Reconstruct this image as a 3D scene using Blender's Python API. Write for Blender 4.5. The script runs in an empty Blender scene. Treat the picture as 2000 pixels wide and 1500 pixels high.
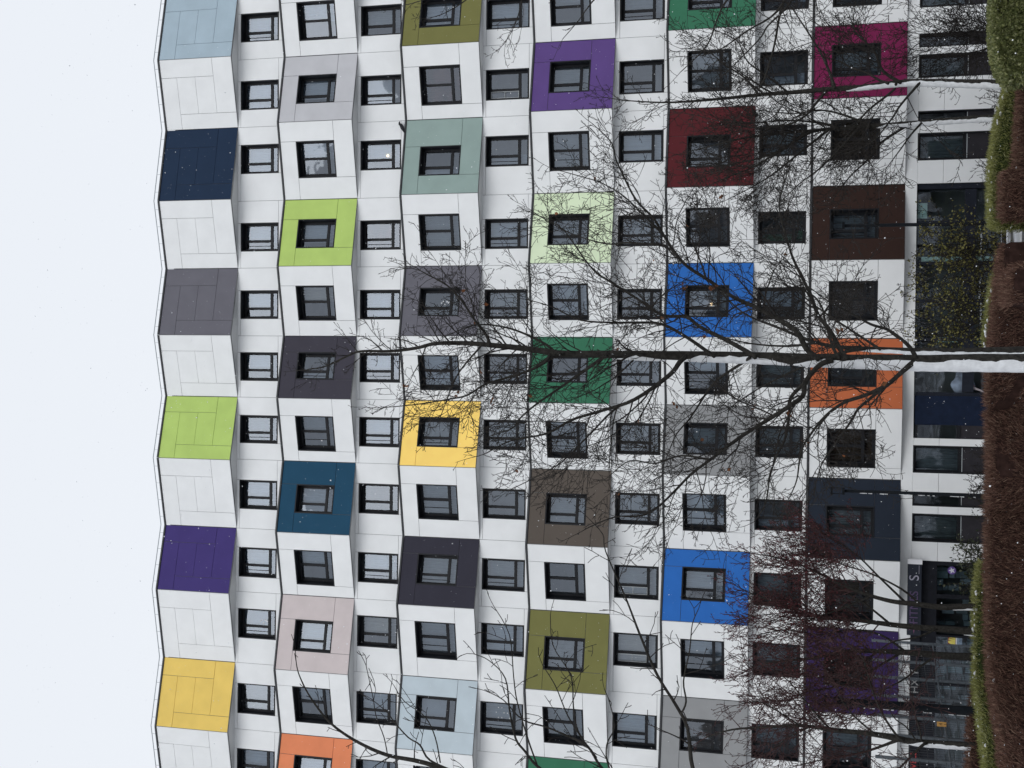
import bpy, math, random
from mathutils import Vector, Matrix, noise
rnd = random.Random(7)
sc = bpy.context.scene
COL = sc.collection
R = math.radians
# ------------------------------------------------------------------ camera
F_PX, TH, RHO, HC = 2480.3, 0.2612873, -0.0141023, 5.7
FW = Vector((0, math.cos(TH), math.sin(TH)))
R0 = Vector((1, 0, 0)); U0 = Vector((0, -math.sin(TH), math.cos(TH)))
EU = R0 * math.cos(RHO) - U0 * math.sin(RHO)
EV = R0 * math.sin(RHO) + U0 * math.cos(RHO)
CAM = Vector((0, 0, HC))
cd = bpy.data.cameras.new('camera'); cam = bpy.data.objects.new('camera', cd); COL.objects.link(cam)
m = Matrix.Identity(4)
for i, v in enumerate((-EV, EU, -FW)):
    for j in range(3): m[j][i] = v[j]
m.translation = CAM
cam.matrix_world = m
cd.sensor_width = 36; cd.sensor_fit = 'HORIZONTAL'; cd.lens = F_PX / 2000 * 36
cd.clip_start = .1; cd.clip_end = 3000
sc.camera = cam

def ray(x, y): return FW * F_PX + EU * (750 - y) + EV * (1000 - x)
def at_y(x, y, Y):
    d = ray(x, y); return CAM + d * (Y / d.y)
def at_z(x, y, z):
    d = ray(x, y); return CAM + d * ((z - HC) / d.z)

# ------------------------------------------------------------------ mesh builder
class MB:
    def __init__(s): s.v = []; s.f = []
    def quad(s, a, b, c, d):
        n = len(s.v); s.v += [tuple(a), tuple(b), tuple(c), tuple(d)]; s.f.append((n, n+1, n+2, n+3))
    def tri(s, a, b, c):
        n = len(s.v); s.v += [tuple(a), tuple(b), tuple(c)]; s.f.append((n, n+1, n+2))
    def hexa(s, p):
        n = len(s.v); s.v += [tuple(q) for q in p]
        for f in ((0,3,2,1),(4,5,6,7),(0,1,5,4),(1,2,6,5),(2,3,7,6),(3,0,4,7)): s.f.append(tuple(n+i for i in f))
    def box(s, x0, x1, y0, y1, z0, z1):
        s.hexa([(x0,y0,z0),(x1,y0,z0),(x1,y1,z0),(x0,y1,z0),(x0,y0,z1),(x1,y0,z1),(x1,y1,z1),(x0,y1,z1)])
    def lbox(s, fr, u0, u1, v0, v1, w0, w1):
        O, U, N = fr; Z = Vector((0,0,1))
        P = lambda u, v, w: O + U*u + Z*v + N*w
        s.hexa([P(u0,v0,w1),P(u1,v0,w1),P(u1,v0,w0),P(u0,v0,w0),P(u0,v1,w1),P(u1,v1,w1),P(u1,v1,w0),P(u0,v1,w0)])
    def tube(s, pts, rad, sides=4, cap=True):
        n0 = len(s.v); k = len(pts)
        t = (pts[1]-pts[0]).normalized()
        a = t.orthogonal().normalized()
        for i in range(k):
            t = (pts[min(i+1,k-1)] - pts[max(i-1,0)])
            if t.length < 1e-9: t = Vector((0,0,1))
            t.normalize(); a = (a - t*a.dot(t))
            if a.length < 1e-6: a = t.orthogonal()
            a.normalize(); b = t.cross(a); r = rad[i]
            for j in range(sides):
                an = 2*math.pi*j/sides
                s.v.append(tuple(pts[i] + a*(math.cos(an)*r) + b*(math.sin(an)*r)))
        for i in range(k-1):
            for j in range(sides):
                j2 = (j+1) % sides
                s.f.append((n0+i*sides+j, n0+i*sides+j2, n0+(i+1)*sides+j2, n0+(i+1)*sides+j))
        if cap:
            s.f.append(tuple(n0+j for j in range(sides))[::-1]); s.f.append(tuple(n0+(k-1)*sides+j for j in range(sides)))
    def build(s, name, mat, parent=None, smooth=False):
        me = bpy.data.meshes.new(name); me.from_pydata(s.v, [], s.f); me.update()
        if smooth: me.polygons.foreach_set('use_smooth', [True]*len(me.polygons))
        me.materials.append(mat)
        o = bpy.data.objects.new(name, me); COL.objects.link(o)
        if parent: o.parent = parent; o.matrix_parent_inverse = parent.matrix_world.inverted()
        return o

def thing(name, label, cat, loc=(0,0,0), group=None):
    o = bpy.data.objects.new(name, None); COL.objects.link(o)
    o.location = loc; o.matrix_world = Matrix.Translation(loc); o.empty_display_size = .3
    o['label'] = label; o['category'] = cat
    if group: o['group'] = group
    return o
def tag(o, label, cat, group=None):
    o['label'] = label; o['category'] = cat
    if group: o['group'] = group
    return o

# ------------------------------------------------------------------ materials
def lin(c):
    return tuple(((x/255)/12.92 if x/255 <= .04045 else ((x/255+.055)/1.055)**2.4) for x in c)
def mat(name, col, rough=.7, spec=.3, nscale=3., namt=.08, bump=0., bscale=60., metallic=0., ramp=None, detail=5):
    """principled; colour wobbles by namt with a noise; ramp=[colours] = a colour per loose piece"""
    M = bpy.data.materials.new(name); M.use_nodes = True
    nt = M.node_tree; N = nt.nodes; L = nt.links; B = N['Principled BSDF']
    B.inputs['Roughness'].default_value = rough; B.inputs['Specular IOR Level'].default_value = spec
    B.inputs['Metallic'].default_value = metallic
    tc = N.new('ShaderNodeTexCoord')
    if ramp:
        g = N.new('ShaderNodeNewGeometry'); cr = N.new('ShaderNodeValToRGB')
        E = cr.color_ramp.elements
        while len(E) < len(ramp): E.new(.5)
        for i, c in enumerate(ramp):
            E[i].position = i/(len(ramp)-1); E[i].color = (*c, 1)
        L.new(g.outputs['Random Per Island'], cr.inputs['Fac']); L.new(cr.outputs['Color'], B.inputs['Base Color'])
    elif namt > 0:
        n = N.new('ShaderNodeTexNoise'); n.inputs['Scale'].default_value = nscale; n.inputs['Detail'].default_value = detail
        L.new(tc.outputs['Object'], n.inputs['Vector'])
        mr = N.new('ShaderNodeMapRange'); mr.inputs['From Min'].default_value = .3; mr.inputs['From Max'].default_value = .7
        mr.inputs['To Min'].default_value = 1-namt; mr.inputs['To Max'].default_value = 1+namt
        L.new(n.outputs['Fac'], mr.inputs['Value'])
        mx = N.new('ShaderNodeVectorMath'); mx.operation = 'SCALE'; mx.inputs[0].default_value = col[:3]
        L.new(mr.outputs['Result'], mx.inputs['Scale']); L.new(mx.outputs['Vector'], B.inputs['Base Color'])
    else:
        B.inputs['Base Color'].default_value = (*col[:3], 1)
    if bump > 0:
        n2 = N.new('ShaderNodeTexNoise'); n2.inputs['Scale'].default_value = bscale; n2.inputs['Detail'].default_value = 4
        L.new(tc.outputs['Object'], n2.inputs['Vector'])
        bp = N.new('ShaderNodeBump'); bp.inputs['Strength'].default_value = bump; bp.inputs['Distance'].default_value = .02
        L.new(n2.outputs['Fac'], bp.inputs['Height']); L.new(bp.outputs['Normal'], B.inputs['Normal'])
    return M
def glass_mat(name, tint=(.75,.82,.85), add=.06, mul=1.3):
    M = bpy.data.materials.new(name); M.use_nodes = True; nt = M.node_tree; N = nt.nodes; L = nt.links
    N.remove(N['Principled BSDF']); out = N['Material Output']
    fr = N.new('ShaderNodeFresnel'); fr.inputs['IOR'].default_value = 1.5
    ma = N.new('ShaderNodeMath'); ma.operation = 'MULTIPLY_ADD'; ma.inputs[1].default_value = mul; ma.inputs[2].default_value = add; ma.use_clamp = True
    L.new(fr.outputs[0], ma.inputs[0])
    t = N.new('ShaderNodeBsdfTransparent'); t.inputs[0].default_value = (*tint, 1)
    g = N.new('ShaderNodeBsdfGlossy'); g.inputs['Roughness'].default_value = .02; g.inputs['Color'].default_value = (.80,.88,1,1)
    tc = N.new('ShaderNodeTexCoord'); ns = N.new('ShaderNodeTexNoise'); ns.inputs['Scale'].default_value = .9; ns.inputs['Detail'].default_value = 2
    bp = N.new('ShaderNodeBump'); bp.inputs['Strength'].default_value = .12; bp.inputs['Distance'].default_value = .05
    L.new(tc.outputs['Object'], ns.inputs['Vector']); L.new(ns.outputs['Fac'], bp.inputs['Height']); L.new(bp.outputs['Normal'], g.inputs['Normal'])
    mx = N.new('ShaderNodeMixShader'); L.new(ma.outputs[0], mx.inputs[0]); L.new(t.outputs[0], mx.inputs[1]); L.new(g.outputs[0], mx.inputs[2])
    L.new(mx.outputs[0], out.inputs['Surface'])
    return M

WHITE = mat('white_cladding', (.80,.81,.81), .65, .25, 1.2, .035, .12, 90)
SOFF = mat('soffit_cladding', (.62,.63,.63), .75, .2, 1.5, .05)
PC = {  # cladding colours, read as sRGB off the panels
 'pale blue': (152,168,178), 'navy': (32,46,66), 'slate grey': (96,95,102), 'lime green': (164,187,104), 'violet': (62,52,104), 'mustard yellow': (212,182,98),
 'lilac grey': (174,174,177), 'charcoal': (60,58,66), 'teal': (32,66,88), 'dusty pink': (185,175,174), 'orange': (205,124,88), 'olive': (107,106,64),
 'sage green': (132,149,144), 'golden yellow': (238,202,110), 'anthracite': (50,49,58), 'ice blue': (172,183,189), 'purple': (86,66,118), 'mint green': (200,213,182),
 'green': (54,104,80), 'taupe': (84,77,71), 'dark red': (79,33,37), 'bright blue': (44,97,168), 'concrete grey': (134,135,136), 'magenta': (106,32,68),
 'dark brown': (50,36,32), 'rust orange': (172,95,62), 'graphite': (36,42,52), 'deep purple': (50,38,76)}
PM = {k: mat('cladding_'+k.replace(' ', '_'), tuple(q/.80 for q in lin(v)), .7, .08, 1.3, .05, .10, 90) for k, v in PC.items()}
FRAME = mat('black_frame', (.008,.009,.012), .5, .25, 8, .15)
LEDGE = mat('ledge_flashing', (.03,.032,.036), .5, .4, 3, .2)
RAIL = mat('galvanised_rail', (.42,.45,.47), .4, .5, 5, .1)
GLASS = glass_mat('window_glass', (.75,.82,.85), .085, 1.2); GLASS2 = glass_mat('shop_glass', (.7,.78,.8), .03, 1.0)
CURT = {'sheer': mat('sheer_curtain', (.31,.35,.41), .9, .1, 4, .06), 'grey': mat('grey_curtain', (.20,.225,.25), .9, .1, 4, .1),
        'dark': mat('dark_curtain', (.19,.21,.225), .9, .1, 4, .2), 'red': mat('red_curtain', (.11,.04,.035), .9, .1, 2.2, .5),
        'green': mat('green_curtain', (.10,.16,.11), .9, .1, 3, .2), 'beige': mat('beige_curtain', (.36,.34,.33), .9, .1, 3, .08), 'brown': mat('brown_curtain', (.10,.07,.05), .9, .1, 3, .2)}
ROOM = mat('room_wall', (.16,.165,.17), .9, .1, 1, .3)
BARK = mat('dark_bark', (.030,.028,.025), .9, .12, 14, .45, .6, 40)
TWIG = mat('twig_bark', (.025,.022,.020), .85, .15, 9, .35)
REDTWIG = mat('red_twig_bark', (.055,.030,.030), .85, .15, 9, .35)
BUD = mat('red_buds', None, .8, .1, ramp=[(.075,.022,.028),(.13,.034,.044),(.18,.055,.055)])
DRYLEAF = mat('dry_leaf', None, .8, .1, ramp=[(.16,.06,.025),(.22,.10,.05),(.12,.05,.03)])
SNOW = mat('snow', (.70,.715,.735), .7, .15, 9, .10, .7, 12)
LAMP = bpy.data.materials.new('lit_lamp'); LAMP.use_nodes = True
_b = LAMP.node_tree.nodes['Principled BSDF']; _b.inputs['Base Color'].default_value = (.8,.6,.4,1); _b.inputs['Emission Color'].default_value = (1,.66,.34,1); _b.inputs['Emission Strength'].default_value = 3
# ------------------------------------------------------------------ building data (metres, fitted)
XV = [14.853,11.736,8.319,5.217,2.07,-.789,-3.691,-6.919,-9.879,-13.211,-16.327]
YV = [53.579,53.677,53.773,53.862,53.924,54.007,54.026,54.092,54.095,54.134,54.17]
cx = {i+1: XV[i] for i in range(11)}; cy = {i+1: YV[i] for i in range(11)}
cx[0] = cx[1]+3.2; cx[-1] = cx[0]+3.1; cy[0] = cy[1]-.08; cy[-1] = cy[0]-.08
cx[12] = cx[11]-3.2; cx[13] = cx[12]-3.1; cy[12] = cy[11]+.04; cy[13] = cy[12]+.04
ZZ = [z+HC for z in (31.388,27.697,25.316,21.751,19.4,15.845,13.501,9.943,7.607,4.008,1.663,-1.997)]
PD = .715
K0, K1 = -1, 13
Z = Vector((0,0,1))
def is_peak(r, c): return (r % 2 == 0) == (c % 2 == 1)
def jp(r, c): return Vector((cx[c], cy[c] - (PD if is_peak(r, c) else .0), 0))
bld = thing('apartment_building', 'long white apartment block with zigzag bands of coloured panels behind the bare trees', 'building', (0, 54, 0))
COLOURS = [
 {0:'pale blue',2:'navy',4:'slate grey',6:'lime green',8:'violet',10:'mustard yellow',12:'navy'},
 {-1:'teal',1:'lilac grey',3:'lime green',5:'charcoal',7:'teal',9:'dusty pink',11:'orange'},
 {0:'olive',2:'sage green',4:'slate grey',6:'golden yellow',8:'anthracite',10:'ice blue',12:'green'},
 {-1:'taupe',1:'purple',3:'mint green',5:'green',7:'taupe',9:'olive',11:'green'},
 {0:'green',2:'dark red',4:'bright blue',6:'concrete grey',8:'bright blue',10:'concrete grey',12:'olive'},
 {-1:'graphite',1:'magenta',3:'dark brown',5:'rust orange',7:'graphite',9:'deep purple',11:'concrete grey'}]
PWIN = [None,
 {0:(2,78),1:(146,201),2:(275,347),3:(428,484),4:(558,626),5:(688,741),6:(813,881),7:(947,1003),8:(1076,1143),9:(1212,1274),10:(1344,1413),11:(1478,1540)},
 {0:(-6,52),1:(128,205),2:(285,342),3:(418,489),4:(562,617),5:(694,762),6:(815,873),7:(947,1015),8:(1083,1143),9:(1216,1287),10:(1361,1427),11:(1500,1570)},
 {0:(-25,50),1:(119,180),2:(257,333),3:(418,478),4:(554,625),5:(690,747),6:(824,895),7:(964,1025),8:(1100,1172),9:(1245,1311),10:(1384,1454),11:(1530,1590)},
 {0:(-45,18),1:(98,179),2:(264,326),3:(406,482),4:(557,619),5:(694,770),6:(826,888),7:(965,1038),8:(1109,1174),9:(1251,1325),10:(1406,1470),11:(1556,1630)},
 {0:(-65,12),1:(86,149),2:(233,312),3:(408,466),4:(549,626),5:(697,755),6:(838,913),7:(988,1048),8:(1133,1210),9:(1280,1342),10:(1432,1510),11:(1590,1650)}]
PWX = [None, (580,654), (818,897), (1069,1148), (1337,1422), (1617,1712)]
FWIN = [{0:(25,81),1:(157,214),2:(282,339),3:(435,491),4:(567,623),5:(688,744),6:(811,866),7:(938,995),8:(1070,1128),9:(1190,1248),10:(1337,1396),11:(1465,1525)},
 {0:(10,69),1:(147,205),2:(274,332),3:(430,488),4:(566,624),5:(689,747),6:(815,873),7:(945,1004),8:(1080,1139),9:(1204,1265),10:(1353,1415),11:(1486,1550)},
 {0:(-3,56),1:(135,195),2:(265,325),3:(427,486),4:(565,623),5:(691,750),6:(820,879),7:(955,1014),8:(1092,1154),9:(1219,1281),10:(1373,1435),11:(1508,1572)},
 {0:(-22,40),1:(118,183),2:(255,317),3:(420,481),4:(564,624),5:(694,754),6:(826,888),7:(963,1025),8:(1105,1170),9:(1238,1303),10:(1395,1462),11:(1535,1600)},
 {0:(-45,20),1:(100,167),2:(244,305),3:(413,476),4:(561,624),5:(698,757),6:(832,894),7:(976,1037),8:(1120,1185),9:(1257,1322),10:(1417,1485),11:(1560,1630)}]
FWX = [(470,543), (703,781), (946,1029), (1205,1291), (1478,1570)]

def plane_hit(x, y, O, N):
    d = ray(x, y); return CAM + d * ((O-CAM).dot(N) / d.dot(N))
# window styles:  frame bars, panes, curtain
def curtain_mesh(fr, u0, u1, v0, v1, w, amp=.05, waves=None, slats=False):
    mb = MB(); O, U, N = fr
    if slats:
        n = max(6, int((v1-v0)/.07))
        for i in range(n):
            a = v0+(v1-v0)*i/n; b = a+(v1-v0)/n*.93
            mb.quad(O+U*u0+Z*a+N*(w-.02), O+U*u1+Z*a+N*(w-.02), O+U*u1+Z*b+N*(w+.015), O+U*u0+Z*b+N*(w+.015))
        return mb
    k = max(10, int((u1-u0)/.03)); ph = rnd.random()*6; wv = waves or (u1-u0)/.17
    for i in range(k+1):
        t = i/k; d = amp*math.sin(t*wv*6.28+ph+.8*math.sin(t*9+ph))
        p = O+U*(u0+(u1-u0)*t)+N*(w+d)
        mb.v += [tuple(p+Z*v0), tuple(p+Z*v1)]
    for i in range(k): mb.f.append((2*i, 2*i+2, 2*i+3, 2*i+1))
    return mb
def make_window(name, fr, w, h, mull, depth=.26, ground=False, curtain=None, transom=.19, lab=None, acbox=False):
    """fr = (bottom left corner of the hole on the wall face, along, outward)"""
    mb = MB(); t = .045
    mb.lbox(fr, 0, w, h-t, h, -depth, .008); mb.lbox(fr, 0, w, 0, t, -depth, .012)
    mb.lbox(fr, 0, t, t, h-t, -depth, .008); mb.lbox(fr, w-t, w, t, h-t, -depth, .008)
    b = .095; a0, a1, c0, c1 = t, w-t, t, h-t; d0, d1 = -depth+.01, -depth+.085
    mb.lbox(fr, a0, a1, c0, c0+b, d0, d1); mb.lbox(fr, a0, a1, c1-b, c1, d0, d1)
    mb.lbox(fr, a0, a0+b, c0+b, c1-b, d0, d1); mb.lbox(fr, a1-b, a1, c0+b, c1-b, d0, d1)
    tz = c0 + (c1-c0)*transom
    mb.lbox(fr, a0+b, a1-b, tz-.045, tz+.045, d0, d1-.004)
    mu = a0 + (a1-a0)*mull
    mb.lbox(fr, mu-.06, mu+.06, tz+.045, c1-b, d0, d1-.006)
    if not ground:
        mb.lbox(fr, a0+b, mu-.06, tz+.045, tz+.085, d0, d1-.02); mb.lbox(fr, mu+.06, a1-b, tz+.045, tz+.085, d0, d1-.02)
        if rnd.random() < .45: mb.lbox(fr, (a0+mu)/2-.014, (a0+mu)/2+.014, tz+.085, c1-b, d0, d1-.03)
    o = mb.build(name, FRAME, bld)
    if lab: o['label'] = lab
    g = MB(); O, U, N = fr; wz = -depth+.04
    g.quad(O+U*(a0+.02)+Z*(c0+.02)+N*wz, O+U*(a1-.02)+Z*(c0+.02)+N*wz, O+U*(a1-.02)+Z*(c1-.02)+N*wz, O+U*(a0+.02)+Z*(c1-.02)+N*wz)
    g.build('pane', GLASS, o)
    if curtain:
        kind, side = curtain
        u0, u1 = {'full': (a0, a1), 'left': (a0, a0+(a1-a0)*.42), 'right': (mu+.05, a1), 'half': (mu-.05, a1)}[side]
        sl = kind == 'blind'
        curtain_mesh(fr, u0, u1, (tz if sl else c0), c1, -depth-.16, .035, None, sl).build('blind' if sl else 'curtain', CURT['sheer' if sl else kind], o)
    if acbox == 'screen':
        x = MB(); e = .022; w0, w1 = d1+.002, d1+.02; l, r_, b_, tp = a0+b, mu-.06, tz+.05, c1-b; md = (b_+tp)/2
        x.lbox(fr, l, l+e, b_, tp, w0, w1); x.lbox(fr, r_-e, r_, b_, tp, w0, w1); x.lbox(fr, l+e, r_-e, b_, b_+e, w0, w1); x.lbox(fr, l+e, r_-e, tp-e, tp, w0, w1); x.lbox(fr, l+e, r_-e, md-e/2, md+e/2, w0, w1)
        x.build('screen_frame', RAIL, o)
    if acbox == 'lamp':
        x = MB(); p = O+U*(mu+.22)+Z*(c0+(c1-c0)*.42)+N*(-depth-.09)
        x.tube([p-Z*.06, p-Z*.04, p, p+Z*.04, p+Z*.06], [.01,.045,.06,.045,.01], 8); x.build('lit_lamp', LAMP, o)
    if acbox in ('dots', 'decor'):
        x = MB()
        for q in range(9 if acbox == 'dots' else 5):
            if acbox == 'dots': p = O+U*(mu+.12+(q % 3)*.22)+Z*(tz+.22+(q//3)*.26+.1*(q % 2)); rr = .024
            else: p = O+U*(mu+.25+.07*math.sin(q*2.4))+Z*(tz+.14+q*.085); rr = .06-.004*q
            n0 = len(x.v); p = p+N*(wz+.012); x.v.append(tuple(p)); k = 10
            for t_ in range(k): ra = rr*(1 if t_ % 2 == 0 or acbox == 'dots' else .5); x.v.append(tuple(p+U*ra*math.cos(t_*6.2832/k)+Z*ra*math.sin(t_*6.2832/k)))
            for t_ in range(k): x.f.append((n0, n0+1+t_, n0+1+(t_+1) % k))
        x.build('window_decoration', SNOW, o)
    return o
def rect_pieces(w, h, u0, u1, v0, v1, g=.018):
    """four pinwheel cladding boards round the opening u0..u1, v0..v1 (v up)"""
    return [(g, u1-g/2, v1+g/2, h-g), (u1+g/2, w-g, v0+g/2, h-g), (u0+g/2, w-g, g, v0-g/2), (g, u0-g/2, g, v1-g/2)]
def clad(pieces, fr, th=.03, hole=None):
    mb = MB()
    for (a, b, c, d) in pieces: mb.lbox(fr, a, b, c, d, -th, 0)
    return mb

ctype_p = ['sheer','grey','dark','sheer','grey']
def pick_curtain(row, k):
    """curtains, toned pale above and darker below to stand in for window reflections"""
    x = rnd.random()
    if row <= 2: tbl = [('sheer','full',.16),('sheer','half',.55),('grey','full',.63),('grey','half',.8),('blind','full',.85),('beige','half',.89),(None,None,1)]
    elif row <= 6: tbl = [('grey','full',.28),('sheer','full',.48),('sheer','left',.58),('dark','full',.7),('grey','half',.82),(None,None,1)]
    else: tbl = [('dark','full',.14),('grey','half',.34),('grey','full',.52),('sheer','half',.66),('sheer','left',.72),('brown','full',.78),(None,None,1)]
    for kd, sd, p in tbl:
        if x < p: return (kd, sd) if kd else None
SPECIAL = {('p',2,1):('red','full'),('f',1,3):('red','full'),('f',4,3):('green','left'),('p',5,4):('brown','full'),('f',1,7):('brown','half'),('f',0,10):('beige','full'),('p',4,3):('brown','half'),('p',5,6):('brown','full'),
           ('p',4,7):('sheer','full'),('p',2,10):('blind','full'),('p',1,9):('sheer','full'),('f',1,10):('sheer','full'),('p',1,8):('sheer','half'),('f',3,10):('sheer','full'),('p',5,8):('brown','full'),
           ('p',1,5):('sheer','left'),('p',2,0):('sheer','full'),('f',3,9):('beige','full'),('f',3,8):('grey','full'),('p',4,5):('sheer','half'),('f',2,9):('sheer','full'),('f',2,10):('grey','full')}
wallmb = MB(); soff = MB(); backmb = MB(); ledge = MB(); rail = MB(); railpost = MB()
def face_frame(a, b, z):
    """a = left bottom, b = right bottom in plan"""
    U = (b-a); w = U.length; U = U/w; N = Vector((U.y, -U.x, 0)); return (Vector((a.x, a.y, z)), U, N), w
for r in range(6):
    wallmb = MB(); soff = MB(); ledge = MB()
    zt, zb = ZZ[2*r], ZZ[2*r+1]; h = zt-zb
    for k in range(K0, K1):
        a, b = jp(r, k+1), jp(r, k)      # left, right seen from the front
        fr, w = face_frame(a, b, zb)
        cn = COLOURS[r].get(k)
        M = PM[cn] if cn else WHITE
        if r == 0:
            g = .013; e = 0.0
            u0, u1, v0, v1 = w*.22, w*.74, h*.27, h*.78
            vm = (v0+v1)/2
            pcs = rect_pieces(w, h, u0, u1, v0, v1) + [(u0+g/2, u1-g/2, v0+g/2, vm-g/2), (u0+g/2, u1-g/2, vm+g/2, v1-g/2)]
            po = clad(pcs, fr).build('facade_panel', M, bld)
            backmb.lbox(fr, .005, w-.005, .005, h-.005, -.09, -.034)
        else:
            pw = PWIN[r].get(k)
            if pw:
                xm = sum(PWX[r])/2
                q0 = plane_hit(xm, pw[1], fr[0], fr[2]); q1 = plane_hit(xm, pw[0], fr[0], fr[2])
                u0 = (q0-fr[0]).dot(fr[1]); u1 = (q1-fr[0]).dot(fr[1])
                if k in (0, 11): u0, u1 = max(.5, u0), min(w-.5, u1)
            else: u0, u1 = w*.28, w*.72
            rf = plane_hit(PWX[r][1], 715, Vector((0, 54-PD/2+.0, 0)), Vector((0,-1,0))).z; rt = plane_hit(PWX[r][0], 715, Vector((0,54-PD/2,0)), Vector((0,-1,0))).z
            v0, v1 = rf-zb, rt-zb
            po = clad(rect_pieces(w, h, u0, u1, v0, v1), fr).build('facade_panel', M, bld)
            for (c0, c1, d0, d1) in ((.005, w-.005, v1+.002, h-.005), (.005, w-.005, .005, v0-.002), (.005, u0-.002, v0-.002, v1+.002), (u1+.002, w-.005, v0-.002, v1+.002)):
                backmb.lbox(fr, c0, c1, d0, d1, -.09, -.034)
            if -1 < k < 12:
                wf = (fr[0]+fr[1]*u0+Z*v0, fr[1], fr[2])
                cu = SPECIAL.get(('p', r, k), pick_curtain(2*r-1, k))
                make_window('bay_window', wf, u1-u0, v1-v0, (.34 if cn else .5), .42, False, cu, .235, None, {(4,4):'lamp',(2,4):'decor'}.get((r, k)))
            else:
                backmb.lbox(fr, u0, u1, v0, v1, -.09, -.07)
        if cn: po['label'] = cn + ' facade panel'
        # flashing along the top edge and soffit under the bottom edge
        fl = [Vector((cx[k+1], cy[k+1]+.06, 0)), Vector((cx[k], cy[k]+.06, 0))]
        NA = fr[2]*.035
        def P3(p, z): return Vector((p.x, p.y, z))
        ledge.hexa([P3(a+NA, zt+.003), P3(b+NA, zt+.003), P3(fl[1], zt+.003), P3(fl[0], zt+.003), P3(a+NA, zt+.075), P3(b+NA, zt+.075), P3(fl[1], zt+.11), P3(fl[0], zt+.11)])
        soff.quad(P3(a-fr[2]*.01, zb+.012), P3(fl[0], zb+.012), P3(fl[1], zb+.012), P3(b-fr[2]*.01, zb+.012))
        if r == 0:
            zr = zt+.27
            rail.tube([P3(a, zr), P3(b, zr)], [.022,.022], 5)
            n = 4
            for i in range(n):
                p = a.lerp(b, (i+.5)/n); railpost.tube([P3(p, zt+.08), P3(p, zr)], [.013,.013], 4)
    # recessed flat storey under this band
    if r < 5:
        z0, z1 = ZZ[2*r+2], zb; h = z1-z0
        for k in range(K0, K1):
            a = Vector((cx[k+1], cy[k+1]+.02, 0)); b = Vector((cx[k], cy[k]+.02, 0))
            fr, w = face_frame(a, b, z0)
            pw = FWIN[r].get(k)
            if pw:
                xm = sum(FWX[r])/2
                u0 = (plane_hit(xm, pw[1], fr[0], fr[2])-fr[0]).dot(fr[1]); u1 = (plane_hit(xm, pw[0], fr[0], fr[2])-fr[0]).dot(fr[1])
                u0, u1 = max(.25, u0), min(w-.25, u1)
            else: u0, u1 = w*.28, w*.72
            v0 = plane_hit(FWX[r][1], 715, Vector((0,54,0)), Vector((0,-1,0))).z - z0
            v1 = plane_hit(FWX[r][0], 715, Vector((0,54,0)), Vector((0,-1,0))).z - z0
            g = .017
            for (c0, c1, d0, d1) in ((g/2, u0, -.02, v1), (u1, w-g/2, v0, h+.02), (g/2, u1-g, v1+g, h+.02), (u0+g, w-g/2, -.02, v0-g)):
                wallmb.lbox(fr, c0, c1, d0, d1, -.03, 0)
            for (c0, c1, d0, d1) in ((0, w, v1+g, h+.02), (0, w, -.02, v0-g), (0, u0-.002, v0-g, v1+g), (u1+.002, w, v0-g, v1+g)):
                backmb.lbox(fr, c0, c1, d0, d1, -.09, -.034)
            if -1 < k < 12:
                cu = SPECIAL.get(('f', r, k), pick_curtain(2*r, k))
                make_window('window', (fr[0]+fr[1]*u0+Z*v0, fr[1], fr[2]), u1-u0, v1-v0, .36, .42, False, cu, .235, None, {(3,8):'screen',(3,9):'screen',(2,1):'screen',(1,2):'lamp',(0,9):'decor',(2,10):'dots'}.get((r, k)))
            else: backmb.lbox(fr, u0, u1, v0-g, v1+g, -.09, -.07)
    if r < 5: wallmb.build('wall', WHITE, bld)
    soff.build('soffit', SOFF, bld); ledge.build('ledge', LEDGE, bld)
backmb.build('cladding_backing', mat('backing_board', (.20,.205,.21), .9, .1), bld)
rl = rail.build('roof_railing', RAIL, bld); railpost.build('railing_post', RAIL, rl)
# shell: roof, ends, back, rooms
xl, xr = cx[K1], cx[K0]; yl, yr = cy[K1], cy[K0]
sh = MB(); zt = ZZ[0]
P = lambda x, y, z: Vector((x, y, z))
sh.box(xl+.1, xr-.1, 68, 68.3, 0, zt-.2); sh.box(xl, xl+.1, 54.4, 68.3, 0, zt-.2); sh.box(xr-.1, xr, 54.4, 68.3, 0, zt-.2)
sh.build('end_wall', WHITE, bld)
rf = MB(); rf.hexa([P(xl, yl+.5, zt-.15), P(xr, yr+.9, zt-.15), P(xr, 68.3, zt-.15), P(xl, 68.3, zt-.15), P(xl, yl+.5, zt-.01), P(xr, yr+.9, zt-.01), P(xr, 68.3, zt-.01), P(xl, 68.3, zt-.01)])
rf.build('roof', mat('roof_felt', (.12,.12,.125), .9, .1), bld)
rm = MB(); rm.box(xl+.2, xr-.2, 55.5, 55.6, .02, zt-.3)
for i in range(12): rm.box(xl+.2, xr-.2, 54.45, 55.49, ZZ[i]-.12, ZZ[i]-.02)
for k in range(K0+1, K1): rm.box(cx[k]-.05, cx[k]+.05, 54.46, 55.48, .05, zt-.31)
rm.build('interior_wall', ROOM, bld)

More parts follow.
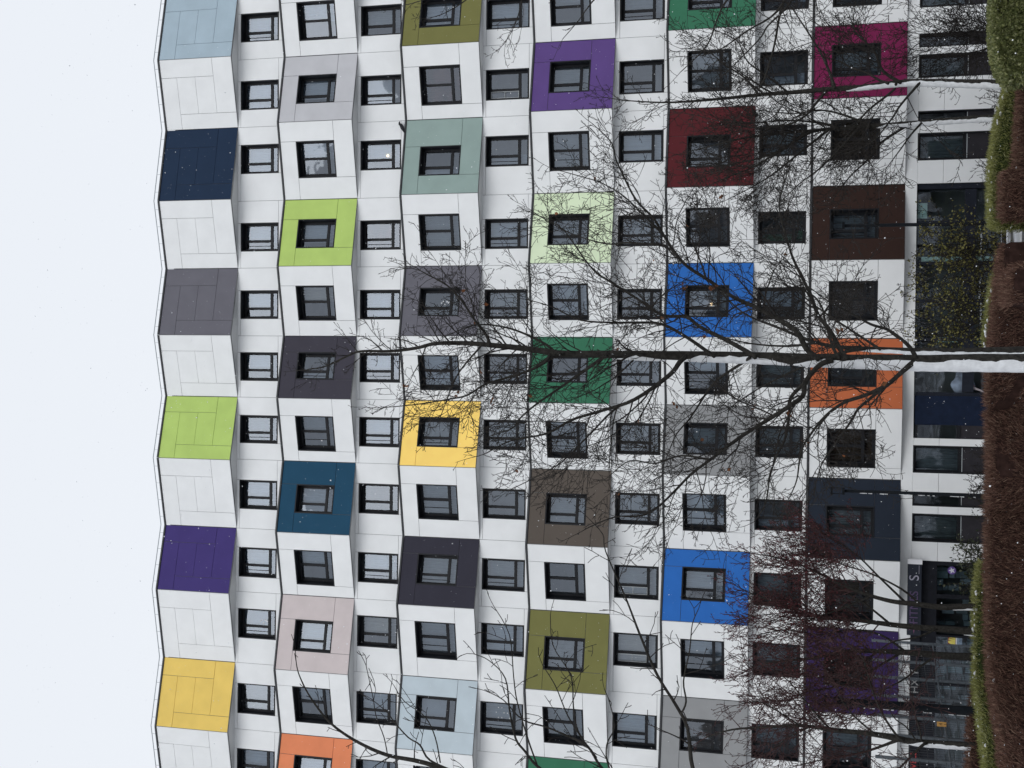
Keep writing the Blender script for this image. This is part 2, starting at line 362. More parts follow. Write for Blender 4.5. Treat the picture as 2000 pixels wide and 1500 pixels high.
# ------------------------------------------------------------------ ground floor
gx0, gx1 = cx[K1], cx[K0]; gy0, gy1 = cy[K1]+.12, cy[K0]+.12
GA, GB = Vector((gx0, gy0+.02, 0)), Vector((gx1, gy1-.06, 0))
GF, GW = face_frame(GA, GB, 0)
def gu(x, y):
    q = plane_hit(x, y, GF[0], GF[2]); return (q-GF[0]).dot(GF[1]), q.z
ztop = gu(1786, 700)[1]; zbot = gu(1931, 900)[1]
OPEN = [(-60,12,'w'),(63,90,'w'),(104,150,'w'),(215,236,'w'),(258,312,'w'),(357,857,'entrance'),(871,925,'w'),(967,990,'w'),(1005,1060,'w'),(1097,1640,'shop')]
gw = MB(); edges = []
for (a, b, kd) in OPEN:
    u1 = gu(1850, a)[0]; u0 = gu(1850, b)[0]; edges.append((u0, min(u1, GW-.3), kd))
edges.sort()
gw.lbox(GF, 0, GW, ztop, ZZ[11]+.005, -.12, 0)
pu = 0
for (u0, u1, kd) in edges:
    u0 = max(.2, u0)
    if u0-pu > .02:
        mid = (pu+u0)/2
        zj = ztop-1.0
        gw.lbox(GF, pu, u0, 0, zj-.006, -.12, 0); gw.lbox(GF, pu, u0, zj+.006, ztop-.006, -.12, 0)
    pu = u1
if GW-pu > .02: gw.lbox(GF, pu, GW, 0, ztop, -.12, 0)
for (u0, u1, kd) in edges:
    if kd == 'w': gw.lbox(GF, max(.2,u0), u1, 0, zbot, -.12, -.002)
gw.build('ground_floor_wall', WHITE, bld)
DARKP = mat('dark_spandrel', (.030,.028,.033), .65, .12, 4, .15)
NAVY = mat('navy_cladding', (.008,.015,.036), .6, .12, 4, .2)
for (u0, u1, kd) in edges:
    if kd != 'w': continue
    u0 = max(.2, u0); fr = (GF[0]+GF[1]*u0+Z*zbot, GF[1], GF[2]); w = u1-u0; h = ztop-zbot
    hs = h*.36
    mb = MB(); t = .05
    mb.lbox(fr, 0, w, h-t, h, -.3, .006); mb.lbox(fr, 0, t, 0, h-t, -.3, .006); mb.lbox(fr, w-t, w, 0, h-t, -.3, .006)
    mb.lbox(fr, t, w-t, hs-.07, hs+.05, -.3, -.16)
    if w > .8:
        mb.lbox(fr, t, w-t, hs+.05, hs+.11, -.3, -.2); mb.lbox(fr, t, w-t, h-t-.07, h-t, -.3, -.2); mb.lbox(fr, t, t+.07, hs+.11, h-t-.07, -.3, -.2); mb.lbox(fr, w-t-.07, w-t, hs+.11, h-t-.07, -.3, -.2)
    o = mb.build('ground_window', FRAME, bld)
    g = MB(); g.lbox(fr, t, w-t, 0, hs-.07, -.26, -.12); g.build('spandrel_panel', DARKP, o)
    g = MB(); O = fr[0]; q = lambda u, v: O+fr[1]*u+Z*v+fr[2]*-.25
    g.quad(q(t,hs), q(w-t,hs), q(w-t,h-t), q(t,h-t)); g.build('pane', GLASS2, o)
    g = MB(); g.lbox(fr, t+.02, w-t-.02, hs-.055, hs-.03, -.159, -.13); g.build('sill', RAIL, o)
    if w > .8: curtain_mesh(fr, t, w-t, hs+.1, h-t, -.5, .04).build('curtain', CURT['dark' if rnd.random()<.6 else 'grey'], o)
def G(u, v, w): return GF[0]+GF[1]*u+Z*v+GF[2]*w
def gbox(mb, x0, x1, y0, y1, w0, w1):
    """box given by photo rows/columns on the ground floor wall plane"""
    ua = gu((x0+x1)/2, y1)[0]; ub = gu((x0+x1)/2, y0)[0]; va = gu(x1, (y0+y1)/2)[1]; vb = gu(x0, (y0+y1)/2)[1]
    mb.lbox(GF, ua, ub, max(.0, va), vb, w0, w1)
# entrance
ent = MB()
gbox(ent, 1783, 1790, 358, 772, -.34, -.1)
gbox(ent, 1883, 1905, 368, 766, -.345, -.12)
for (a, b) in ((358,367),(430,438),(510,516),(584,590),(660,666),(767,774)): gbox(ent, 1790, 1960, a, b, -.34, -.09)
eo = ent.build('entrance_frame', mat('entrance_frame', (.015,.018,.027), .6, .12, 5, .2), bld)
eg = MB()
for (x0, x1, y0, y1) in ((1788,1884,360,770),(1904,1962,360,770)):
    a = gu((x0+x1)/2, y1)[0]; b = gu((x0+x1)/2, y0)[0]; c = max(.05, gu(x1, 560)[1]); d = gu(x0, 560)[1]
    eg.quad(G(a,c,-.3), G(b,c,-.3), G(b,d,-.3), G(a,d,-.3))
eg.build('pane', GLASS2, eo)
LIT = mat('painted_light', (.62,.76,.70), .6, .3, 3, .1)  # pale colour stands in for the light strips seen behind the glass
lp = MB()
for (x0, x1, y0, y1) in ((1800,1880,500,511),(1905,1942,499,510),(1833,1872,659,668),(1905,1926,661,668),(1790,1812,395,425),(1908,1918,445,448)): gbox(lp, x0, x1, y0, y1, -.345, -.31)
lp.build('painted_light_strip', LIT, eo)
hb = MB()
for (y0, y1, x) in ((452,500,1917),(545,585,1914),(588,634,1916)): gbox(hb, x-1.5, x+1.5, y0, y1, -.14, -.1)
hb.build('door_bar', RAIL, eo)
nv = MB(); gbox(nv, 1787, 1960, 774, 831, -.3, -.05); nv.build('navy_panel', NAVY, bld)
sd = MB(); gbox(sd, 1876, 1960, 831, 857, -.3, -.06); so = sd.build('side_light', DARKP, bld)
s2 = MB(); gbox(s2, 1868, 1876, 831, 857, -.3, -.03); gbox(s2, 1787, 1792, 831, 857, -.3, -.03); s2.build('frame', FRAME, so)
g = MB(); a, b = gu(1830,857)[0], gu(1830,831)[0]; c, d = gu(1870,845)[1], gu(1787,845)[1]; g.quad(G(a,c,-.2), G(b,c,-.2), G(b,d,-.2), G(a,d,-.2)); g.build('pane', GLASS2, so)
# shop
SH = mat('shop_frame', (.013,.014,.019), .6, .12, 5, .2)
sf = MB(); u0 = max(.2, edges[0][0]); u1 = [e for e in edges if e[2] == 'shop'][0][1]
zA = gu(1797, 1200)[1]; zB = gu(1829, 1200)[1]
sf.lbox(GF, u0, u1, zA, ztop, -.3, .05); sf.lbox(GF, u0, u1, zB, zA-.004, -.3, -.06)
for (a, b) in ((1097,1107),(1164,1172),(1186,1192),(1226,1232),(1244,1248),(1286,1292),(1340,1344),(1392,1397),(1450,1455),(1510,1516),(1570,1576)): gbox(sf, 1828, 1965, a, b, -.3, -.04)
sho = sf.build('shopfront', SH, bld)
g = MB(); g.quad(G(u0,.05,-.24), G(u1,.05,-.24), G(u1,zB,-.24), G(u0,zB,-.24)); g.build('pane', GLASS2, sho)
SHIN = mat('shop_interior', None, .7, .2, ramp=[(.05,.06,.07),(.22,.30,.34),(.36,.42,.48),(.10,.12,.13),(.40,.46,.50),(.16,.2,.26)])  # bluish tones put the lit shop's light into the colour
si = MB()
y = 1100
while y < 1400:
    dy = rnd.uniform(7, 20); x = 1832
    while x < 1940:
        dx = rnd.uniform(10, 34)
        if rnd.random() < .62: gbox(si, x, x+dx*.85, y, y+dy*.85, -.75-rnd.random()*.3, -.62)
        x += dx
    y += dy
si.build('shelf_goods', SHIN, sho)
# ------------------------------------------------------------------ signs
def text_obj(name, body, size, mtl, loc, U, N, parent, depth=.02, align='CENTER', sx=1):
    c = bpy.data.curves.new(name, 'FONT'); c.body = body; c.size = size; c.extrude = depth; c.align_x = align; c.align_y = 'CENTER'
    o = bpy.data.objects.new(name, c); COL.objects.link(o)
    M = Matrix.Identity(4)
    for j in range(3): M[j][0] = U[j]*sx; M[j][1] = Z[j]; M[j][2] = N[j]
    M.translation = loc
    o.matrix_world = M
    dg = bpy.context.evaluated_depsgraph_get(); me = bpy.data.meshes.new_from_object(o.evaluated_get(dg))
    bpy.data.objects.remove(o)
    me.materials.clear(); me.materials.append(mtl)
    o = bpy.data.objects.new(name, me); COL.objects.link(o)
    o.parent = parent; o.matrix_world = M
    return o
VIO = mat('violet_letter', (.09,.06,.13), .5, .4); PINK = mat('pink_letter', (.20,.08,.16), .5, .4); WLET = mat('white_letter', (.36,.35,.42), .5, .3)
ub, ua = gu(1785, 1100)[0], gu(1785, 1234)[0]
zc = (gu(1772,1150)[1]+gu(1799,1150)[1])/2; hh = (gu(1772,1150)[1]-gu(1799,1150)[1])
sg = thing('shop_sign', 'dark shop sign with violet and white letters above the shop door', 'sign', G((ua+ub)/2, zc, .1))
b = MB(); b.lbox(GF, ua-.1, ub, zc-hh/2, zc+hh/2, .06, .22); b.build('sign_board', mat('sign_board', (.012,.016,.028), .5, .4), sg)
b = MB(); b.lbox(GF, ub+.005, ub+.2, zc-hh/2-.02, zc+hh/2+.02, .05, .3); b.build('sign_end', mat('sign_end', (.8,.8,.82), .5, .3), sg)
wd = (ub-ua)
text_obj('lettering', 'FITNES', hh*.86, VIO, G(ua+wd*.37, zc, .235), GF[1], GF[2], sg, .012, sx=.95)
text_obj('lettering', 'S', hh*1.0, WLET, G(ua+wd*.80, zc, .235), GF[1], GF[2], sg, .012)
b = MB(); b.lbox(GF, ua+wd*.86, ub-.05, zc-hh*.33, zc-hh*.3, .225, .24); b.build('underline', WLET, sg)
b = MB()
for i in range(6):
    an = i*math.pi/3; c = G(ua+.22, zc, .24); b.tri(c+GF[1]*.05*math.cos(an-.6)+Z*.05*math.sin(an-.6), c+GF[1]*.05*math.cos(an+.6)+Z*.05*math.sin(an+.6), c+GF[1]*.26*math.cos(an)+Z*.26*math.sin(an))
b.build('flower_emblem', PINK, sg)
def disc(mb, c, U, r, n=24):
    n0 = len(mb.v); mb.v.append(tuple(c))
    for i in range(n): mb.v.append(tuple(c+U*r*math.cos(i*6.2832/n)+Z*r*math.sin(i*6.2832/n)))
    for i in range(n): mb.f.append((n0, n0+1+i, n0+1+(i+1)%n))
uc, zc2 = gu(1860, 1116)
ds = thing('round_sticker', 'round violet sticker with a white star on the shop window', 'sticker', G(uc, zc2, -.23))
b = MB(); disc(b, G(uc,zc2,-.225), GF[1], .16); b.build('sticker_disc', mat('violet_sticker', (.15,.09,.32), .5, .3), ds)
b = MB()
for i in range(5):
    an = math.pi/2+i*1.2566; c = G(uc, zc2, -.22); b.tri(c+GF[1]*.06*math.cos(an-.63)+Z*.06*math.sin(an-.63), c+GF[1]*.06*math.cos(an+.63)+Z*.06*math.sin(an+.63), c+GF[1]*.14*math.cos(an)+Z*.14*math.sin(an))
disc(b, G(uc,zc2,-.2195), GF[1], .055, 10)
b.build('star_emblem', mat('white_sticker', (.7,.7,.75), .5, .3), ds)
# red poster with a yellow zigzag W
u0, z1 = gu(1854, 1265)[0], gu(1852, 1255)[1]; u1, z0 = gu(1866, 1244)[0], gu(1880, 1255)[1]
ps = thing('window_poster', 'red poster with a slanted yellow letter W on the shop window', 'poster', G((u0+u1)/2, (z0+z1)/2, -.22))
pf = (G(u0, z0, -.235), GF[1], GF[2]); pw, ph = u1-u0, z1-z0
b = MB(); b.lbox(pf, 0, pw, ph*.36, ph, 0, .01); b.build('poster_sheet', mat('poster_red', (.24,.03,.05), .5, .3), ps)
b = MB(); b.lbox(pf, .02, pw-.02, ph*.36, ph*.45, .011, .016); b.build('white_stripe', mat('poster_white', (.7,.7,.7), .5, .3), ps)
b = MB(); b.lbox(pf, 0, pw, 0, ph*.34, 0, .008); b.build('lower_sheet', mat('poster_blue', (.20,.26,.34), .5, .3, 9, .5), ps)
b = MB(); T = lambda u, v: pf[0]+pf[1]*(u*pw)+Z*(ph*(.45+v*.55))+pf[2]*.018
W = [((.06,.05),(.30,.05),(.52,.95),(.34,.95)),((.30,.05),(.44,.05),(.52,.50),(.52,.95)),((.44,.05),(.66,.05),(.74,.9),(.60,.9)),((.66,.05),(.80,.05),(.97,.9),(.82,.9))]
for q in W: b.quad(*[T(*p) for p in q])
b.build('letter', mat('poster_yellow', (.72,.62,.14), .5, .3), ps)
# pale shape on the entrance glass, unidentified, built as a flat print
u0, u1 = gu(1885,770)[0], gu(1885,727)[0]; z0, z1 = gu(1918,745)[1], gu(1858,745)[1]
pp = thing('pale_shape', 'pale blue grey shape with a pink patch on the dark entrance glass', 'poster', G((u0+u1)/2,(z0+z1)/2,-.28))
pm = mat('blue_grey_print', (.15,.19,.25), .6, .3, 2.4, .7)
b = MB(); n = 22; c = G((u0+u1)/2, z0+(z1-z0)*.6, -.285); n0 = 0; b.v.append(tuple(c))
for i in range(n):
    an = i*6.2832/n; rr = .5+.07*math.sin(3*an+1)+.05*math.sin(5*an); b.v.append(tuple(c+GF[1]*rr*(u1-u0)*math.cos(an)+Z*rr*.78*(z1-z0)*math.sin(an)))
for i in range(n): b.f.append((0, 1+i, 1+(i+1)%n))
b.build('print', pm, pp)
b = MB(); c = G(u0+(u1-u0)*.32, z0+(z1-z0)*.34, -.275); disc(b, c, GF[1], .15, 9); b.build('pink_patch', mat('pink_print', (.36,.16,.18), .6, .2), pp)
b = MB(); p = G(u0+(u1-u0)*.3, z0+(z1-z0)*.3, -.27); b.tube([p, p+GF[1]*-.1-Z*.3, p+GF[1]*-.24-Z*.55], [.06,.04,.02], 6); b.build('pale_strip', mat('pale_print', (.5,.45,.48), .6, .2), pp)
# small bird on the third ledge
bp_ = at_y(789, 249, 53.55)
bd = MB(); bs = bp_ + Vector((0,0,.0))
bd.tube([bs+Vector((-.26,0,-.05)), bs+Vector((-.14,0,.02)), bs+Vector((0,0,.08)), bs+Vector((.12,0,.15)), bs+Vector((.17,0,.22)), bs+Vector((.22,0,.22)), bs+Vector((.29,0,.20))], [.02,.045,.09,.07,.05,.04,.008], 8)
tag(bd.build('bird', mat('dark_feathers', (.02,.02,.024), .7, .2), None, True), 'small dark bird perched on the ledge above the sage green panel', 'bird')

# ------------------------------------------------------------------ ground
gm = bpy.data.materials.new('wet_ground'); gm.use_nodes = True
nt = gm.node_tree; N_ = nt.nodes; L_ = nt.links; B_ = N_['Principled BSDF']; B_.inputs['Roughness'].default_value = .6
tc = N_.new('ShaderNodeTexCoord'); n1 = N_.new('ShaderNodeTexNoise'); n1.inputs['Scale'].default_value = .35; n1.inputs['Detail'].default_value = 8
L_.new(tc.outputs['Object'], n1.inputs['Vector']); cr = N_.new('ShaderNodeValToRGB')
cr.color_ramp.elements[0].position = .45; cr.color_ramp.elements[0].color = (.09,.085,.08,1); cr.color_ramp.elements[1].position = .56; cr.color_ramp.elements[1].color = (.78,.8,.84,1)
L_.new(n1.outputs['Fac'], cr.inputs['Fac']); L_.new(cr.outputs['Color'], B_.inputs['Base Color'])
g = MB(); g.quad((-900,-900,0),(900,-900,0),(900,900,0),(-900,900,0)); o = g.build('ground', gm); o['kind'] = 'structure'
pv = MB()
a = at_z(1994,440,.0); 
pv.box(-22, 22, a.y-2.6, a.y-.35, .002, .006); o = pv.build('path', mat('wet_paving', (.10,.10,.10), .5, .4, 2, .2)); o['kind'] = 'structure'
sp = MB()
for i in range(60):
    x = -20+i*.667; sp.hexa([(x,a.y-.34,0),(x+.667,a.y-.34,0),(x+.667,a.y+.7,0),(x,a.y+.7,0),(x,a.y-.3,.06),(x+.667,a.y-.3,.06),(x+.667,a.y+.62,.05),(x,a.y+.62,.05)])
o = sp.build('snow_verge', SNOW); o['kind'] = 'structure'
st = MB(); st.box(-9, 10, 52.3, 53.4, .008, .05); o = st.build('doorstep', mat('dark_wet_slab', (.035,.028,.024), .35, .5, 6, .6)); o['kind'] = 'structure'

# ------------------------------------------------------------------ hedges
def hedge(name, label, pts, th, leafmat, bodymat, n, lw, ll, up=.8, leafy=False, snown=18, cat='hedge'):
    """pts: photo points of the front top edge, each at its own distance"""
    pl = [at_y(x, y, T) for (x, y, T) in pts]
    root = thing(name, label, cat, (sum(p.x for p in pl)/len(pl), sum(p.y for p in pl)/len(pl), 0), 'clipped hedges in front of the building')
    # resample
    rs = []; step = .25
    for i in range(len(pl)-1):
        d = (pl[i+1]-pl[i]).length; k = max(1, int(d/step))
        for j in range(k): rs.append(pl[i].lerp(pl[i+1], j/k))
    rs.append(pl[-1])
    bm_ = MB(); prof = [(0.02,0),(0.0,.5),(0.0,.92),(.08,1.0),(.5,1.03),(.92,1.0),(1,.92),(1,0)]
    tg = [(rs[min(i+1,len(rs)-1)]-rs[max(i-1,0)]).normalized() for i in range(len(rs))]
    bk = []
    for i, p in enumerate(rs):
        nrm = Vector((-tg[i].y, tg[i].x, 0))
        if nrm.y < 0: nrm = -nrm
        bk.append(nrm)
        for (a_, b_) in prof:
            h = p.z; q = Vector((p.x, p.y, 0)) + nrm*(a_*th) + Z*(b_*(h-.06))
            e = .05*noise.noise(q*2.3); q += Vector((e, -abs(e), e*.8 if b_ > .5 else 0)); bm_.v.append(tuple(q))
    m_ = len(prof)
    for i in range(len(rs)-1):
        for j in range(m_-1): bm_.f.append((i*m_+j, (i+1)*m_+j, (i+1)*m_+j+1, i*m_+j+1))
    bm_.f.append(tuple(range(m_))); bm_.f.append(tuple((len(rs)-1)*m_+j for j in range(m_))[::-1])
    bm_.build('hedge_core', bodymat, root)
    lf = MB()
    for _ in range(n):
        i = rnd.randrange(len(rs)-1); p = rs[i].lerp(rs[i+1], rnd.random()); nrm = bk[i]
        h = p.z; s = rnd.random()*(h+th)
        if rnd.random() < .06: # ends
            e = rnd.choice((0, len(rs)-1)); p = rs[e]; h = p.z; q = Vector((p.x, p.y, 0)) + bk[e]*(rnd.random()*th) + Z*(rnd.random()*h); out = tg[e]*(1 if e else -1)
        elif s < h: q = Vector((p.x, p.y, 0)) + Z*s; out = -nrm
        else: q = Vector((p.x, p.y, h-.06)) + nrm*(s-h); out = Z.copy()
        q = q + out*rnd.uniform(-.10, .09)
        if out is not Z and out.z == 0 and noise.noise(q*1.1) > (.6 if leafy else .42): continue
        d = Vector((rnd.gauss(0,.35), rnd.gauss(0,.35), up+rnd.gauss(0,.3))) + out*.35
        d.normalize(); l = ll*rnd.uniform(.5, 1.4); w_ = lw*rnd.uniform(.6, 1.3)
        sd_ = d.cross(Vector((rnd.gauss(0,1), rnd.gauss(0,1), rnd.gauss(0,1)))).normalized()*w_
        if leafy: lf.quad(q, q+d*l*.5+sd_, q+d*l, q+d*l*.5-sd_)
        else:
            md = q+d*l*.55+Vector((rnd.gauss(0,.02), rnd.gauss(0,.02), 0)); lf.quad(q-sd_*.5, q+sd_*.5, md+sd_*.5, md-sd_*.5); 
            n0 = len(lf.v); e_ = q+d*l; lf.v += [tuple(e_)]; lf.f.append((n0-2+0, n0, n0-1))
    lf.build('foliage' if leafy else 'twigs', leafmat, root)
    if snown:
        sn = MB(); snown = snown if 'green' in name else 9
        for _ in range(snown):
            i = rnd.randrange(len(rs)-1); p = rs[i].lerp(rs[i+1], rnd.random()); q = p + bk[i]*(rnd.random()**2*th*.6) + Z*rnd.uniform(-.05,.06)
            r_ = rnd.uniform(.025,.075); sn.tube([q-R0*r_*1.3, q-R0*r_*.6, q+R0*r_*.5+Z*r_*.2, q+R0*r_*1.4], [.008, r_*.6, r_*.7, .008], 6)
        sn.build('snow_patches', SNOW, root, True)['kind'] = 'stuff'
    return root
HBR = mat('brown_twigs', None, .85, .1, ramp=[(.055,.028,.022),(.105,.055,.042),(.19,.108,.080),(.070,.035,.028),(.27,.18,.13)])
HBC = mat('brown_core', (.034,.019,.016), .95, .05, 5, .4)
HGR = mat('green_needles', None, .75, .2, ramp=[(.10,.11,.03),(.18,.185,.05),(.26,.265,.09),(.13,.14,.04),(.42,.42,.22)])
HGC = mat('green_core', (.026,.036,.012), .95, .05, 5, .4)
HLF = mat('green_leaves', None, .55, .35, ramp=[(.065,.080,.028),(.12,.14,.045),(.19,.20,.075),(.085,.105,.035),(.34,.34,.18)])
def top_plane(pts, T): return [(x, y, t) for (x, y), t in zip(pts, T if isinstance(T, (list, tuple)) else [T]*len(pts))]
LB = [(1980,522),(1960,536),(1952,560),(1947,600),(1941,677),(1934,745),(1931,800),(1937,850),(1940,930),(1932,1000),(1934,1100),(1934,1250),(1941,1330),(1949,1390),(1959,1430),(1968,1500),(1976,1580)]
LT = [at_z(x, y, 1.3).y for x, y in LB]
def lbt(y):
    for i in range(len(LB)-1):
        if LB[i][1] <= y <= LB[i+1][1]: t = (y-LB[i][1])/(LB[i+1][1]-LB[i][1]); return LT[i]+(LT[i+1]-LT[i])*t
hedge('brown_hedge', 'brown twiggy clipped hedge left of the gap, the longest of the hedges', top_plane(LB, LT), 1.0, HBR, HBC, 60000, .015, .2)
hedge('brown_hedge', 'short brown twiggy clipped hedge right of the gap with green tops behind it', top_plane([(2000,165),(1995,230),(1990,300),(1985,330),(1963,338),(1960,400),(1962,424)], 41), .7, HBR, HBC, 15000, .015, .2)
gp = [(1914,1100),(1906,1160),(1905,1250),(1905,1320),(1911,1370),(1919,1420),(1926,1460),(1924,1580)]
hedge('green_hedge', 'yellow green clipped hedge strip behind the long brown hedge, before the wire fence', top_plane(gp, [lbt(y)+1.35 for x, y in gp]), 1.1, HGR, HGC, 30000, .013, .12)
bp = [(1904,1333),(1897,1380),(1894,1440),(1894,1500),(1896,1580)]
hedge('brown_hedge', 'low brown hedge behind the green strip at the foot of the wire fence', top_plane(bp, [lbt(y)+2.9 for x, y in bp]), .9, HBR, HBC, 9000, .015, .18)
hedge('green_hedge', 'short yellow green hedge with a rounded green end beside the gap', top_plane([(1972,150),(1962,190),(1948,240),(1942,285),(1938,340),(1937,400),(1939,434),(1950,443)], 42.4), 1.3, HGR, HGC, 24000, .013, .12)
gp = [(1945,562),(1937,583),(1931,630),(1923,681)]
hedge('green_hedge', 'narrow yellow green hedge top behind the brown hedge right of the snowy trunk', top_plane(gp, [lbt(y)+1.2 for x, y in gp]), .9, HGR, HGC, 8000, .013, .12)
hedge('leafy_hedge', 'tall dense green hedge with broad leaves, rightmost and tallest of the hedges', top_plane([(1947,-60),(1945,0),(1945,60),(1949,95),(1957,128),(1970,150)], 38.5), 1.4, HLF, HGC, 52000, .042, .11, .35, True)

# ------------------------------------------------------------------ trees
def smooth_pts(pts, n=4):
    out = []
    for i in range(len(pts)-1):
        p0 = pts[max(i-1,0)]; p1 = pts[i]; p2 = pts[i+1]; p3 = pts[min(i+2,len(pts)-1)]
        for j in range(n):
            t = j/n
            out.append(.5*((2*p1)+(p2-p0)*t+(2*p0-5*p1+4*p2-p3)*t*t+(3*p1-p0-3*p2+p3)*t**3))
    out.append(pts[-1]); return out
def rand_dir():
    while True:
        v = Vector((rnd.uniform(-1,1), rnd.uniform(-1,1), rnd.uniform(-1,1)))
        if .1 < v.length < 1: return v.normalized()
def grow(mb, p, d, length, r, level, S, ends):
    """a curving branchlet with smaller ones of its own"""
    seg = S['seg'][level]; n = max(3, int(length/seg)); pts = [p.copy()]; rad = [r]; dirs = [d]
    bend = rand_dir()*S['bend']
    for i in range(n):
        d = (d + bend/n + rand_dir()*S['wob'] + Z*S['up']/n).normalized()
        p = p + d*(length/n); pts.append(p.copy()); rad.append(max(S['rmin'], r*(1-.75*(i+1)/n))); dirs.append(d)
    mb.tube(pts, rad, 4 if r > .012 else 3, False)
    ends.append((pts[-1], d))
    if level >= S['levels']: return
    k = max(1, int(length/S['gap'][level]+rnd.random()))
    for i in range(k):
        t = (i+.35+rnd.random()*.5)/k
        if t < .12: continue
        j = min(n-1, int(t*n)); q = pts[j].lerp(pts[j+1], t*n-j if t*n-j < 1 else 1)
        dd = dirs[j]; ax = dd.cross(rand_dir()).normalized()
        nd = (Matrix.Rotation(rnd.uniform(.5,1.15)*(1 if rnd.random()<.93 else 1.5), 3, ax) @ dd).normalized()
        grow(mb, q, nd, length*(1-.55*t)*rnd.uniform(*S['ratio']), max(S['rmin'], rad[j]*.62), level+1, S, ends)
NEAR = dict(seg=[.22,.14,.09,.06], bend=.8, wob=.15, up=.22, rmin=.0048, levels=3, gap=[.22,.15,.13], ratio=(.34,.68))
def make_tree(name, label, T, limbs, S, spacing=.36, blen=(.7,1.9), bark=BARK, twig=TWIG, snow=None, buds=None, leaves=0, cat='tree', jit=.0, start=.18, group='bare trees in front of the building', skip=0):
    P3 = []
    for (pts, r0, r1, dy) in limbs:
        n = len(pts)
        q = [at_y(x, y, T + dy[0] + (dy[1]-dy[0])*i/(n-1)) for i, (x, y) in enumerate(pts)]
        P3.append((smooth_pts(q), r0, r1))
    base = P3[0][0][0]
    root = thing(name, label, cat, (base.x, base.y, 0), group)
    tr = MB(); tw = MB(); ends = []
    for li, (q, r0, r1) in enumerate(P3):
        n = len(q); L = [0]
        for i in range(1, n): L.append(L[-1]+(q[i]-q[i-1]).length)
        rad = [(r0+(r1-r0)*(L[i]/L[-1])**.8)*(1+.08*noise.noise(q[i]*3)) for i in range(n)]
        if li == 0 and q[0].z > 0 :   # run the stem down to the ground
            dwn = []; k = max(2, int(q[0].z/.5))
            for i in range(k): dwn.append(Vector((q[0].x, q[0].y, q[0].z*i/k)))
            q = dwn+q; rad = [rad[0]*(1.25-.25*i/k) for i in range(k)]+rad; L0 = L; off = q[k].z; L = [0]
            for i in range(1, len(q)): L.append(L[-1]+(q[i]-q[i-1]).length)
        tr.tube(q, rad, 10 if r0 > .08 else 6)
        if li < skip: st_ = 1.0
        else: st_ = start
        tot = L[-1]; s = tot*(.55 if li == 0 else st_)
        while s < tot:
            i = max(j for j in range(len(L)) if L[j] <= s); i = min(i, len(q)-2)
            t = (s-L[i])/(L[i+1]-L[i]); p = q[i].lerp(q[i+1], t); dd = (q[i+1]-q[i]).normalized()
            ax = dd.cross(rand_dir()).normalized(); nd = (Matrix.Rotation(rnd.uniform(.55,1.2), 3, ax) @ dd).normalized()
            rem = (1-s/tot)
            ln = rnd.uniform(*blen)*(.35+.65*min(1, rem*2.2))
            grow(tw, p, nd, ln, max(S['rmin']*1.1, min(rad[i]*.5, .008+.009*ln)), 1 if ln < blen[1]*.8 else 0, S, ends)
            s += spacing*rnd.uniform(.5, 1.5)
        grow(tw, q[-1], (q[-1]-q[-2]).normalized(), blen[0], rad[-1], 1, S, ends)
    tr.build('trunk', bark, root, True)
    tw.build('crown', twig, root)
    if snow:
        sn = MB()
        for (li, a0, a1, w_) in snow:
            q, r0, r1 = P3[li]; n = len(q); i0, i1 = int(a0*(n-1)), int(a1*(n-1))
            sub = []
            for i in range(i0, i1):
                k = max(1, int((q[i+1]-q[i]).length/.06))
                for j in range(k): sub.append((q[i].lerp(q[i+1], j/k), (i+j/k)/(n-1)))
            if li == 0 and a0 == 0 and q[0].z > 0:
                k = max(2, int(q[0].z/.06)); sub = [(Vector((q[0].x, q[0].y, q[0].z*i/k)), 0) for i in range(k)]+sub
            m_ = 11; n0 = len(sn.v)
            for idx, (p, t) in enumerate(sub):
                r = (r0+(r1-r0)*t**.8)*1.02
                fa = min(1, idx/6, (len(sub)-1-idx)/6)
                hi = w_ + 24*noise.noise(Vector((idx*.21, li*7.3, .5))) + 14*noise.noise(Vector((idx*.7, li*3.1, 4.5)))
                lo = -45 + 20*noise.noise(Vector((idx*.25, li*9.3, 8.5)))
                c = (lo+hi)/2; hi = c+(hi-c)*fa; lo = c+(lo-c)*fa
                for j in range(m_):
                    e = j/(m_-1); ph = R(lo+(hi-lo)*e); th_ = r + (.022*math.sin(math.pi*e)**.5 if 0 < e < 1 else -.012)*(.7+.6*noise.noise(p*6))
                    sn.v.append(tuple(p+Vector((-math.cos(ph), -math.sin(ph), 0))*th_))
            for i in range(len(sub)-1):
                for j in range(m_-1): sn.f.append((n0+i*m_+j, n0+i*m_+j+1, n0+(i+1)*m_+j+1, n0+(i+1)*m_+j))
        sn.build('snow_crust', SNOW, root, True)
    if buds:
        b = MB(); pr, sz = buds
        for (p, d) in ends:
            for _ in range(2):
                if rnd.random() > pr: continue
                q = p - d*rnd.random()*.16 + rand_dir()*.02; s = sz*rnd.uniform(.6,1.4); a = rand_dir(); c = a.cross(rand_dir()).normalized()
                b.quad(q-a*s, q-c*s*.6, q+a*s, q+c*s*.6)
        b.build('buds', BUD, root)
    if leaves:
        b = MB()
        for _ in range(leaves):
            p, d = rnd.choice(ends)
            for _ in range(rnd.choice((1,1,2,3))):
                a = (rand_dir()-Z*.6).normalized(); c = a.cross(rand_dir()).normalized(); s = rnd.uniform(.05,.10); q = p+rand_dir()*.05
                b.quad(q, q+a*s*.6+c*s*.45, q+a*s*1.3+rand_dir()*.02, q+a*s*.5-c*s*.5)
        b.build('dry_leaves', DRYLEAF, root)
    return root

